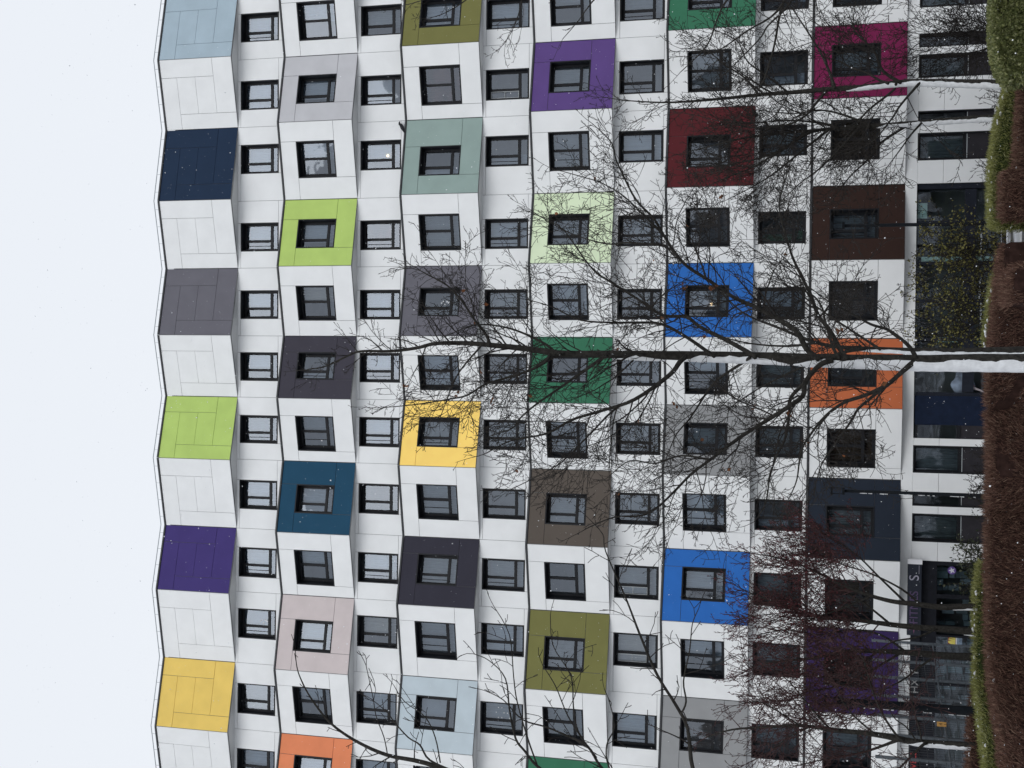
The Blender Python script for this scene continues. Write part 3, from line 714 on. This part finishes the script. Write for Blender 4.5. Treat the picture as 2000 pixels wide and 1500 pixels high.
# main tree, nearest, in the middle of the picture
main = [
 ([(2060,708),(2000,708),(1900,708),(1800,708),(1700,706),(1640,704),(1580,703),(1500,699),(1400,696),(1300,694),(1200,692),(1100,691),(1050,684),(1000,678),(935,672),(900,670),(850,671),(812,680),(760,686),(705,686),(675,697),(637,715),(600,722)], .178, .012, (0,.6)),
 ([(957,672),(947,650),(927,625),(900,585),(870,555),(832,535),(812,522)], .032, .009, (0,-.6)),
 ([(1095,692),(1085,688),(1065,672),(1025,652),(990,640),(950,634),(917,637),(875,655)], .034, .009, (.1,1.2)),
 ([(1075,692),(1065,707),(1025,727),(975,742),(945,752),(912,772),(875,780),(812,790),(750,796)], .036, .008, (.1,-1.0)),
 ([(940,673),(936,680),(912,707),(892,735),(875,775),(860,815)], .024, .008, (0,.9)),
 ([(1340,696),(1327,708),(1307,733),(1240,780),(1173,803),(1117,820),(1067,847),(1000,860),(950,885)], .050, .010, (0,-1.4)),
 ([(1185,693),(1157,713),(1100,753),(1043,793),(1013,820),(1000,837),(960,850)], .036, .009, (0,1.3)),
 ([(1625,704),(1600,714),(1573,746),(1568,773),(1536,797),(1477,834),(1440,858),(1387,898),(1349,927),(1312,965),(1280,994),(1251,1007),(1200,1010),(1150,1030)], .058, .010, (0,-2.0)),
 ([(1575,746),(1544,778),(1540,823),(1531,863),(1517,890),(1504,930),(1496,980),(1480,1010)], .040, .009, (-.3,1.0)),
 ([(1465,698),(1450,709),(1413,733),(1387,757),(1349,815),(1320,850),(1300,900)], .034, .008, (0,1.4)),
 ([(1785,706),(1761,727),(1729,754),(1687,773),(1649,786),(1612,813),(1580,853),(1564,885),(1556,938),(1540,975)], .058, .009, (0,-1.2)),
 ([(1735,750),(1700,778),(1676,799),(1660,826),(1615,890),(1601,917),(1590,960)], .034, .008, (-.3,1.2)),
 ([(1600,702),(1575,681),(1556,647),(1517,622),(1480,602),(1432,580),(1382,546),(1343,521),(1318,493),(1295,457),(1276,426),(1242,390),(1214,336),(1202,308),(1195,280),(1169,252)], .056, .009, (0,-1.6)),
 ([(1475,698),(1463,689),(1418,664),(1368,639),(1340,619),(1295,616),(1256,591),(1217,566),(1193,551),(1165,533),(1144,509),(1123,479),(1095,444),(1050,420)], .050, .008, (0,1.6)),
 ([(1395,696),(1385,689),(1340,658),(1292,633),(1242,630),(1200,630),(1133,625),(1080,600),(1030,585)], .040, .008, (0,-.8)),
 ([(1655,702),(1642,684),(1620,644),(1598,616),(1584,577),(1570,549),(1550,507),(1539,474),(1522,404),(1536,342)], .055, .008, (0,1.8)),
 ([(1640,700),(1628,681),(1612,630),(1606,602),(1585,575),(1540,560)], .036, .010, (0,.7)),
 ([(1790,700),(1777,678),(1756,659),(1732,643),(1700,633),(1657,609),(1620,590),(1580,560)], .045, .008, (0,-1.4)),
 ([(1379,545),(1370,515),(1357,485),(1351,468),(1335,440)], .020, .008, (-1.0,-1.8)),
 ([(1330,508),(1298,481),(1225,474),(1183,476),(1113,455),(1050,420)], .024, .007, (-1.1,.2)),
 ([(1295,457),(1260,423),(1218,383),(1174,357),(1139,346),(1100,335)], .020, .007, (-1.2,-2.2)),
 ([(1240,780),(1200,800),(1150,850),(1100,900),(1050,930),(1010,950)], .024, .008, (-.8,.6)),
 ([(1387,898),(1330,890),(1280,905),(1230,900),(1190,930)], .022, .008, (-1.2,.2)),
]
make_tree('tree', 'largest bare tree in the middle, thick trunk with white snow stuck along one side', 24, main, NEAR, .17, (.6,2.0), snow=[(0,0,.30,97),(0,.305,.40,90),(0,.41,.46,70),(7,.0,.08,90)], leaves=34)
second = [([(2000,686),(1930,686),(1850,687),(1750,684),(1690,681),(1640,678),(1590,668),(1520,640),(1450,610),(1400,560)], .12, .012, (0,.4)),
 ([(1690,681),(1640,690),(1560,720),(1480,760),(1420,800)], .05, .01, (0,-1)), ([(1600,668),(1540,676),(1460,670),(1380,650)], .04, .01, (0,1)),
 ([(1720,683),(1670,650),(1610,610),(1560,570),(1530,520)], .04, .01, (0,1))]
make_tree('tree', 'slim bare tree with a snow streaked trunk close behind the largest tree', 33, second, NEAR, .3, (.8,1.9), snow=[(0,0,.5,85)])
t1 = [([(1985,166),(1900,163),(1797,161),(1750,163),(1680,171),(1622,174),(1587,177),(1540,181),(1482,185),(1407,193),(1310,200),(1233,197),(1180,190)], .165, .012, (0,.6)),
 ([(1615,176),(1587,210),(1573,226),(1540,243),(1480,250),(1420,240),(1360,225)], .05, .012, (0,-1.5)),
 ([(1630,172),(1619,138),(1603,103),(1587,77),(1563,40),(1540,9),(1500,-20)], .06, .012, (0,1.5)),
 ([(1760,162),(1724,138),(1708,100),(1680,72),(1666,51),(1672,0)], .06, .012, (0,-1.5)),
 ([(1735,163),(1720,158),(1692,142),(1664,133),(1640,120),(1600,110)], .05, .012, (0,1.2)),
 ([(1797,161),(1759,205),(1741,233),(1700,280),(1650,300)], .05, .012, (0,-1.2)),
 ([(1750,163),(1743,178),(1694,217),(1666,252),(1630,290),(1600,330)], .05, .012, (0,1.6)),
 ([(1482,185),(1452,150),(1420,130),(1380,100),(1330,95)], .045, .012, (0,1.2)), ([(1540,181),(1500,150),(1460,120),(1440,80),(1400,60)], .04, .012, (0,-1))]
FAR = dict(NEAR); FAR.update(seg=[.34,.22,.15,.1], rmin=.0085, gap=[.30,.21,.19], ratio=(.34,.65))
make_tree('tree', 'tall bare tree with a snowy trunk standing before the magenta panel', 44, t1, FAR, .30, (1.0,3.2), snow=[(0,0,.38,92)])
t2 = [([(1975,228),(1890,233),(1797,240),(1750,243),(1692,247),(1629,251),(1587,255),(1540,259),(1493,264),(1447,271),(1390,285),(1330,300)], .135, .012, (0,.5)),
 ([(1600,254),(1575,262),(1517,299),(1470,327),(1423,345),(1370,370)], .06, .012, (0,-1.4)), ([(1575,256),(1530,290),(1480,310),(1430,320),(1380,335),(1340,340)], .05, .012, (0,1.4)),
 ([(1620,252),(1560,300),(1510,340),(1460,370),(1420,390)], .05, .012, (0,.8)), ([(1680,248),(1640,290),(1600,330),(1560,360),(1520,400)], .05, .012, (0,-1)),
 ([(1780,242),(1769,247),(1722,278),(1694,313),(1657,348),(1620,400)], .06, .012, (0,1.5)), ([(1700,247),(1650,225),(1600,215),(1550,222),(1480,215)], .05, .012, (0,1.5)),
 ([(1640,250),(1600,240),(1540,235),(1470,240),(1420,235)], .05, .012, (0,-1.4)), ([(1800,240),(1780,262),(1760,290),(1730,330)], .04, .012, (0,-.8))]
make_tree('tree', 'bare tree with a leaning snowy trunk, left of the tallest right hand tree', 45, t2, FAR, .27, (1.0,3.2), snow=[(0,0,.36,92)])
# off-frame tree on the right whose limbs hang into the picture
t3 = [([(2150,-230),(1900,-220),(1700,-190),(1500,-150),(1300,-130),(1100,-110),(900,-90)], .17, .02, (0,.2)),
 ([(1650,-180),(1590,-70),(1532,0),(1512,90),(1490,160),(1450,220)], .055, .008, (0,.6)), ([(1640,-180),(1560,-60),(1520,20),(1460,60),(1400,100),(1350,110)], .045, .008, (0,-.6)),
 ([(1632,-170),(1580,-60),(1540,10),(1500,50),(1480,80),(1410,150)], .04, .008, (0,1)), ([(1560,-160),(1480,-60),(1420,0),(1400,40),(1380,90),(1330,140)], .04, .008, (0,-1)),
 ([(1300,-130),(1220,-60),(1160,0),(1130,40),(1100,75)], .03, .007, (0,.4)), ([(1000,-100),(950,-40),(910,0),(870,25),(840,35)], .025, .007, (0,.2)), ([(950,-95),(900,-50),(850,-10),(810,5),(790,10)], .022, .007, (0,.6)), ([(1010,-90),(1020,-30),(1015,20),(1000,60),(985,85)], .02, .007, (0,0))]
make_tree('tree', 'bare tree outside the frame whose fine twigs hang in at the right hand edge', 26, t3, NEAR, .5, (.5,1.3), start=.5)
# near tree at the left: limbs reach in
t4 = [([(2300,1690),(2000,1680),(1700,1660),(1500,1630),(1300,1600),(1100,1570),(950,1530),(830,1490),(757,1475),(700,1450),(657,1422),(630,1395),(602,1355),(585,1320),(579,1297),(577,1272)], .17, .007, (0,.4)),
 ([(900,1512),(840,1485),(820,1455),(797,1440),(770,1410),(755,1390),(725,1365)], .022, .006, (0,.8)),
 ([(1180,1590),(1100,1530),(1050,1497),(1025,1467),(1007,1442),(995,1385),(987,1325),(955,1290),(925,1277)], .035, .006, (0,-.7)),
 ([(1450,1625),(1300,1560),(1200,1515),(1173,1497),(1147,1457),(1107,1437),(1067,1420),(1020,1405),(983,1367),(950,1350)], .045, .007, (0,.5)),
 ([(1600,1650),(1450,1580),(1380,1530),(1353,1500),(1343,1423),(1320,1377),(1283,1317),(1250,1240),(1223,1170),(1183,1077),(1177,1043),(1147,1010)], .05, .006, (0,-.8)),
 ([(1330,1395),(1340,1370),(1335,1330),(1347,1270),(1352,1220),(1364,1190)], .016, .006, (-.4,-1.0)),
 ([(1230,1570),(1190,1500),(1185,1455),(1200,1420),(1190,1370),(1180,1345)], .018, .006, (0,.3)),
 ([(1165,1480),(1130,1430),(1120,1380),(1115,1320),(1080,1260),(1075,1200)], .016, .006, (.2,1)), ([(1147,1457),(1110,1400),(1085,1340),(1060,1300)], .014, .006, (.2,-.5)),
 ([(1050,1497),(1030,1440),(1010,1370),(1003,1320),(995,1240),(965,1185)], .014, .006, (0,.6)), ([(757,1475),(750,1440),(735,1400),(728,1360),(715,1300)], .010, .006, (.1,-.6)), ([(860,1490),(850,1440),(830,1400),(790,1370),(770,1340)], .012, .006, (.2,.6))]
LIGHT = dict(NEAR); LIGHT.update(levels=2, gap=[.36,.26,.2], rmin=.0058, up=.15)
make_tree('tree', 'nearest bare tree, its curved black limbs reaching in from the left edge', 19, t4, LIGHT, .28, (.3,.95), start=.4)
# tree by the wire fence
t5 = [([(1945,1462),(1925,1459),(1800,1451),(1755,1443),(1707,1434),(1625,1425),(1562,1417),(1500,1420),(1430,1425),(1380,1440)], .15, .02, (0,.4)),
 ([(1810,1452),(1800,1457),(1765,1492),(1720,1540)], .05, .02, (0,-.8)), ([(1765,1444),(1750,1447),(1700,1465),(1650,1477),(1600,1485),(1540,1500)], .06, .012, (0,.8)),
 ([(1765,1443),(1752,1437),(1722,1392),(1700,1337),(1685,1285),(1650,1252),(1620,1230)], .045, .01, (0,-1)), ([(1640,1427),(1620,1422),(1575,1372),(1540,1330),(1500,1300)], .045, .01, (0,1)),
 ([(1710,1435),(1660,1390),(1630,1340),(1610,1300),(1590,1260)], .04, .01, (0,.6)), ([(1800,1448),(1795,1420),(1783,1380),(1781,1350),(1765,1320)], .028, .01, (0,-.5)), ([(1790,1447),(1770,1420),(1745,1400),(1730,1360),(1722,1300)], .028, .01, (0,.9)),
 ([(1562,1417),(1520,1390),(1480,1370),(1430,1380)], .03, .01, (0,-.8)), ([(1580,1420),(1540,1440),(1500,1470),(1460,1490)], .03, .01, (0,.9))]
make_tree('tree', 'short trunked bare tree with snowy bark standing before the wire fence', 42, t5, FAR, .22, (.8,2.6), twig=REDTWIG, snow=[(0,0,.32,100)])
# red budded multi-stem tree
RB = dict(FAR); RB.update(levels=3, bend=.45, wob=.09, gap=[.26,.18,.17], rmin=.0085, up=.7, ratio=(.34,.6))
t6 = [([(1930,1186),(1870,1185),(1840,1186),(1790,1180),(1740,1174),(1690,1160),(1640,1140),(1580,1110),(1520,1090),(1460,1080)], .125, .012, (0,-.5)),
 ([(1930,1238),(1860,1230),(1800,1226),(1740,1220),(1680,1212),(1600,1205),(1530,1180),(1470,1160),(1430,1140)], .14, .012, (0,.5)),
 ([(1930,1284),(1850,1281),(1780,1275),(1720,1272),(1650,1272),(1590,1285),(1540,1290),(1480,1300),(1440,1320)], .15, .012, (0,-.2)),
 ([(1770,1178),(1720,1130),(1680,1090),(1640,1060),(1590,1030),(1560,1000)], .05, .012, (0,1)), ([(1800,1182),(1760,1150),(1700,1120),(1640,1100),(1570,1060),(1520,1050)], .045, .012, (0,-1.5)),
 ([(1740,1220),(1690,1180),(1640,1150),(1600,1120),(1540,1110),(1480,1100)], .05, .012, (0,1)), ([(1770,1274),(1720,1240),(1660,1230),(1600,1240),(1540,1230),(1480,1240)], .05, .012, (0,1)),
 ([(1760,1275),(1700,1310),(1640,1340),(1580,1350),(1530,1370),(1480,1360)], .05, .012, (0,-.8)), ([(1830,1280),(1800,1300),(1760,1330),(1700,1360),(1640,1390),(1590,1400)], .045, .012, (0,.8)), ([(1700,1165),(1640,1190),(1570,1210),(1500,1200),(1440,1210)], .04, .012, (0,.3)),
 ([(1830,1228),(1790,1245),(1740,1255),(1690,1290),(1620,1320),(1560,1320)], .04, .012, (0,-1.2))]
make_tree('red_budded_tree', 'spreading multi stem tree with reddish buds left of the graphite panel', 45, t6, RB, .115, (.9,2.6), twig=REDTWIG, buds=(.8,.024), snow=[(0,0,.17,75),(1,0,.12,70)], start=.40)
# ------------------------------------------------------------------ shrubs
def shrub(name, label, x, y, T, H, Wd, nst, leafmat, leafn, lsz, S=FAR, stem=TWIG, lean=.5, group='shrubs by the building'):
    b = at_y(x, y, T); b.z = 0
    root = thing(name, label, 'shrub', b, group); mb = MB(); ends = []
    for i in range(nst):
        an = rnd.random()*6.28; d = Vector((math.cos(an)*lean*rnd.random(), math.sin(an)*lean*rnd.random()*.7, 1)).normalized()
        grow(mb, b+Vector((rnd.gauss(0,Wd*.12), rnd.gauss(0,Wd*.1), 0)), d, H*rnd.uniform(.6,1.05), .018, 0, S, ends)
    mb.build('stems', stem, root)
    if leafn:
        lf = MB()
        for _ in range(leafn):
            p, d = rnd.choice(ends); q = p-d*rnd.random()*.25+rand_dir()*.06; a = rand_dir(); c = a.cross(rand_dir()).normalized(); s = lsz*rnd.uniform(.6,1.4)
            lf.quad(q, q+a*s*.5+c*s*.32, q+a*s, q+a*s*.5-c*s*.32)
        lf.build('leaves', leafmat, root)
    return root
YL = mat('yellow_green_leaves', None, .7, .2, ramp=[(.09,.085,.022),(.15,.14,.04),(.22,.20,.07),(.11,.11,.03)])
DG = mat('dark_green_leaves', None, .6, .3, ramp=[(.02,.03,.015),(.045,.055,.028),(.07,.075,.04)])
TH_ = dict(FAR); TH_.update(up=.3, bend=.9)
shrub('yellow_shrub', 'sparse shrub with yellow green leaves at the glazed entrance, right hand one', 1960, 500, 47, 4.3, 2.2, 8, YL, 1900, .09, TH_, lean=.5)
shrub('yellow_shrub', 'sparse shrub with olive yellow leaves beside the slim snow streaked trunk', 1960, 610, 46.5, 4.0, 2.4, 8, YL, 1500, .085, TH_, lean=.6)
SM = dict(FAR); SM.update(seg=[.2,.12,.08,.06], gap=[.28,.2,.15], rmin=.008)
shrub('leafy_shrub', 'small dark leaved shrub at the right corner of the shop', 1965, 1125, 47, 2.2, 1.8, 14, DG, 1500, .10, SM, lean=.9)
shrub('leafy_shrub', 'thin shrub with a few dark leaves against the white pier right of the shop', 1960, 1015, 48.5, 1.9, .9, 5, DG, 130, .11, SM)
shrub('bare_shrub', 'low bare twiggy shrub between the two right hand snowy trunks', 1975, 200, 47, 1.7, 1.6, 12, None, 0, 0, SM, lean=.8)
shrub('bare_shrub', 'low bare shrub under the white wall right of the entrance', 1960, 335, 48.5, 1.5, 1.0, 10, None, 0, 0, SM, lean=.7)
shrub('bare_shrub', 'wispy bare shrub before the white pier left of the navy panel', 1960, 945, 47, 1.9, 2.2, 22, None, 0, 0, SM, lean=.7)
shrub('bare_shrub', 'tall bare shrub with many fine twigs at the right hand edge over the leafy hedge', 1960, 60, 48, 4.6, 3, 12, None, 0, 0, TH_, lean=.55)

# ------------------------------------------------------------------ lamp posts
POST = mat('lamp_post_paint', (.007,.009,.012), .6, .1, 6, .2)
def lamp(label, p0, p1, T, r, snow=False):
    a = at_y(*p0, T); b = at_y(*p1, T); a = Vector(((a.x+b.x)/2, a.y, 0)); b = Vector((a.x, a.y, b.z))
    root = thing('lamp_post', label, 'lamp post', a, 'dark lamp posts before the building')
    mb = MB(); mb.tube([a, Vector((a.x,a.y,.9)), Vector((a.x,a.y,.92)), b], [r*1.5, r*1.5, r, r*.8], 12); mb.build('post', POST, root, True)
    mb = MB(); w = .13; z = b.z
    mb.box(a.x-w, a.x+w, a.y-w, a.y+w, z+.003, z+.09); mb.box(a.x-w*.9, a.x-w*.7, a.y-.02, a.y+.02, z+.093, z+.42); mb.box(a.x+w*.7, a.x+w*.9, a.y-.02, a.y+.02, z+.093, z+.42)
    mb.box(a.x-w*1.1, a.x+w*1.1, a.y-w*1.1, a.y+w*1.1, z+.424, z+.5); mb.build('lamp_head', POST, root)
    if snow:
        sn = MB()
        for i in range(26):
            zz = rnd.uniform(.6, b.z*.9); q = Vector((a.x-r*.9, a.y-r*.35, zz)); sn.tube([q, q+Z*rnd.uniform(.05,.16)], [rnd.uniform(.012,.03), .01], 6)
        sn.build('snow_patches', SNOW, root)['kind'] = 'stuff'
    return root
lamp('slim dark lamp post in front of the dark brown panel and the entrance', (1960,440), (1650,437), 49.5, .075)
lamp('slim dark lamp post in front of the graphite panel and white pier', (1955,967), (1650,961), 48, .07, True)
lamp('thick dark lamp post flecked with snow by the wire fence', (1960,1393), (1640,1371), 43.5, .16, True)

# ------------------------------------------------------------------ wire fence
fpts = [(1262,52.2),(1300,50.6),(1333,49),(1370,47.3),(1409,45.6),(1447,44.2),(1492,42.6),(1540,41.2)]
FPM = mat('fence_post_grey', (.10,.115,.13), .5, .3, 6, .1); WIREM = mat('fence_wire', (.05,.055,.06), .5, .4)
FH = 3.9
fp = []
for (y, T) in fpts:
    p = at_y(1880, y, T); fp.append(Vector((p.x, p.y, 0)))
fn = thing('wire_fence', 'tall grey wire mesh fence panels before the shop at the left', 'fence', fp[3])
for p in fp:
    mb = MB(); mb.box(p.x-.045, p.x+.045, p.y-.045, p.y+.045, 0, FH+.9); mb.build('post', FPM, fn)
wr = MB(); rl = MB()
for i in range(len(fp)-1):
    a, b = fp[i], fp[i+1]
    k = int(FH/.27)
    for j in range(k+1): z = .2+j*.27; wr.tube([a+Z*z, b+Z*z], [.010,.010], 4, False)
    n = 9
    for j in range(1, n): q = a.lerp(b, j/n); wr.tube([q+Z*.2, q+Z*(FH+.1)], [.006,.006], 4, False)
    rl.tube([a+Z*2.5, b+Z*2.5], [.03,.03], 6)
wr.build('mesh_wires', WIREM, fn); rl.build('rail', FPM, fn)
q = at_y(1839, 1418, 45.2); U_ = (fp[4]-fp[3]).normalized(); U_ = U_ if U_.x > 0 else -U_; N_2 = Vector((U_.y, -U_.x, 0))
pl = thing('orange_plate', 'small orange plate with dark figures hung on the wire fence', 'sign', q)
fr = (q-U_*.16-Z*.14+N_2*.05, Vector((1,0,0)), Vector((0,-1,0)))
mb = MB(); mb.lbox(fr, 0, .16, 0, .3, 0, .012); mb.build('plate', mat('orange_plate', (.62,.34,.10), .5, .3), pl)
text_obj('figures', '4\n1', .17, mat('plate_ink', (.16,.08,.03), .6, .2), fr[0]+fr[1]*.08+Z*.09+fr[2]*.014, fr[1], fr[2], pl, .003)
# red shop sign seen through the fence, left edge
u_, z_ = gu(1784, 1483)
rs_ = thing('red_sign', 'small red lettering on the dark shop fascia behind the wire fence', 'sign', G(u_, z_, .06))
text_obj('lettering', 'VELL', .34, mat('red_letter', (.45,.05,.05), .5, .3), G(u_, z_, .075), GF[1], GF[2], rs_, .015)
u_, z_ = gu(1787, 1330)
ws_ = thing('white_sign', 'white lettering on the dark shop fascia behind the wire fence', 'sign', G(u_, z_, .06))
text_obj('lettering', 'HX Y', .42, mat('white_sign_letter', (.28,.28,.28), .5, .3), G(u_, z_, .075), GF[1], GF[2], ws_, .015)

# ------------------------------------------------------------------ unseen wood added behind the viewer to darken the lower window panes' reflections
wd_ = MB()
for i in range(300):
    x = rnd.uniform(-130, 130); y = rnd.uniform(-85, -60); H = rnd.uniform(12, 30); r = rnd.uniform(3, 6); k = 7; n0 = len(wd_.v)
    for (t_, f_) in ((0,.25),(.25,.7),(.55,1),(.8,.7),(1,.06)):
        for j in range(k): an = j*6.2832/k; q = r*f_*rnd.uniform(.7,1.25); wd_.v.append((x+q*math.cos(an), y+q*math.sin(an), H*t_))
    for a_ in range(4):
        for j in range(k): wd_.f.append((n0+a_*k+j, n0+a_*k+(j+1)%k, n0+(a_+1)*k+(j+1)%k, n0+(a_+1)*k+j))
o = wd_.build('reflection_wood', mat('hazed_reflection_wood', (.22,.225,.235), .95, .05, .6, .5)); o['kind'] = 'stuff'  # pale grey holds the snow haze in the wood's colour
# ------------------------------------------------------------------ falling snow
fs = MB()
for _ in range(8000):
    Y = rnd.uniform(3.5, 52)**1.0
    X = rnd.uniform(-.36, .36)*Y; zz = HC + rnd.uniform(-.13, .72)*Y
    if zz < .1: continue
    r = rnd.uniform(.0025, .0062)*(.55+.45*Y/40)
    c = Vector((X, Y, zz)); ax = rand_dir()*r; ay = ax.cross(rand_dir()).normalized()*r*.8; az = ax.cross(ay).normalized()*r*rnd.uniform(.5,.9)
    n0 = len(fs.v); fs.v += [tuple(c+ax), tuple(c-ax), tuple(c+ay), tuple(c-ay), tuple(c+az), tuple(c-az)]
    for f in ((0,2,4),(2,1,4),(1,3,4),(3,0,4),(2,0,5),(1,2,5),(3,1,5),(0,3,5)): fs.f.append(tuple(n0+i for i in f))
o = fs.build('falling_snow', mat('snowflake', (.85,.87,.9), .8, .1, namt=0)); o['kind'] = 'stuff'

# ------------------------------------------------------------------ light
w = bpy.data.worlds.new('World'); sc.world = w; w.use_nodes = True
nt = w.node_tree; N_ = nt.nodes; L_ = nt.links; bg = N_['Background']; out = N_['World Output']
EL, AZ = 38, 0      # light comes from behind the camera
sky = N_.new('ShaderNodeTexSky'); sky.sky_type = 'NISHITA'; sky.sun_disc = False; sky.sun_elevation = R(EL); sky.sun_rotation = R(180+AZ); sky.air_density = 1; sky.dust_density = 4
hs = N_.new('ShaderNodeHueSaturation'); hs.inputs['Saturation'].default_value = .12
L_.new(sky.outputs[0], hs.inputs['Color']); L_.new(hs.outputs[0], bg.inputs['Color']); bg.inputs['Strength'].default_value = .015
bg2 = N_.new('ShaderNodeBackground'); bg2.inputs['Color'].default_value = (.83,.87,.93,1); bg2.inputs['Strength'].default_value = .90
ad = N_.new('ShaderNodeAddShader'); L_.new(bg.outputs[0], ad.inputs[0]); L_.new(bg2.outputs[0], ad.inputs[1]); L_.new(ad.outputs[0], out.inputs['Surface'])
ld = bpy.data.lights.new('sun', 'SUN'); ld.energy = .68; ld.angle = R(40); ld.color = (1, .985, .96)
lo = bpy.data.objects.new('sun', ld); COL.objects.link(lo)
dv = Vector((math.sin(R(AZ))*math.cos(R(EL)), math.cos(R(AZ))*math.cos(R(EL)), -math.sin(R(EL))))
lo.rotation_euler = dv.to_track_quat('-Z', 'Y').to_euler(); lo.location = (0,-20,40)
sc.view_settings.view_transform = 'Standard'; sc.view_settings.look = 'None'; sc.view_settings.exposure = .1; sc.view_settings.gamma = 1
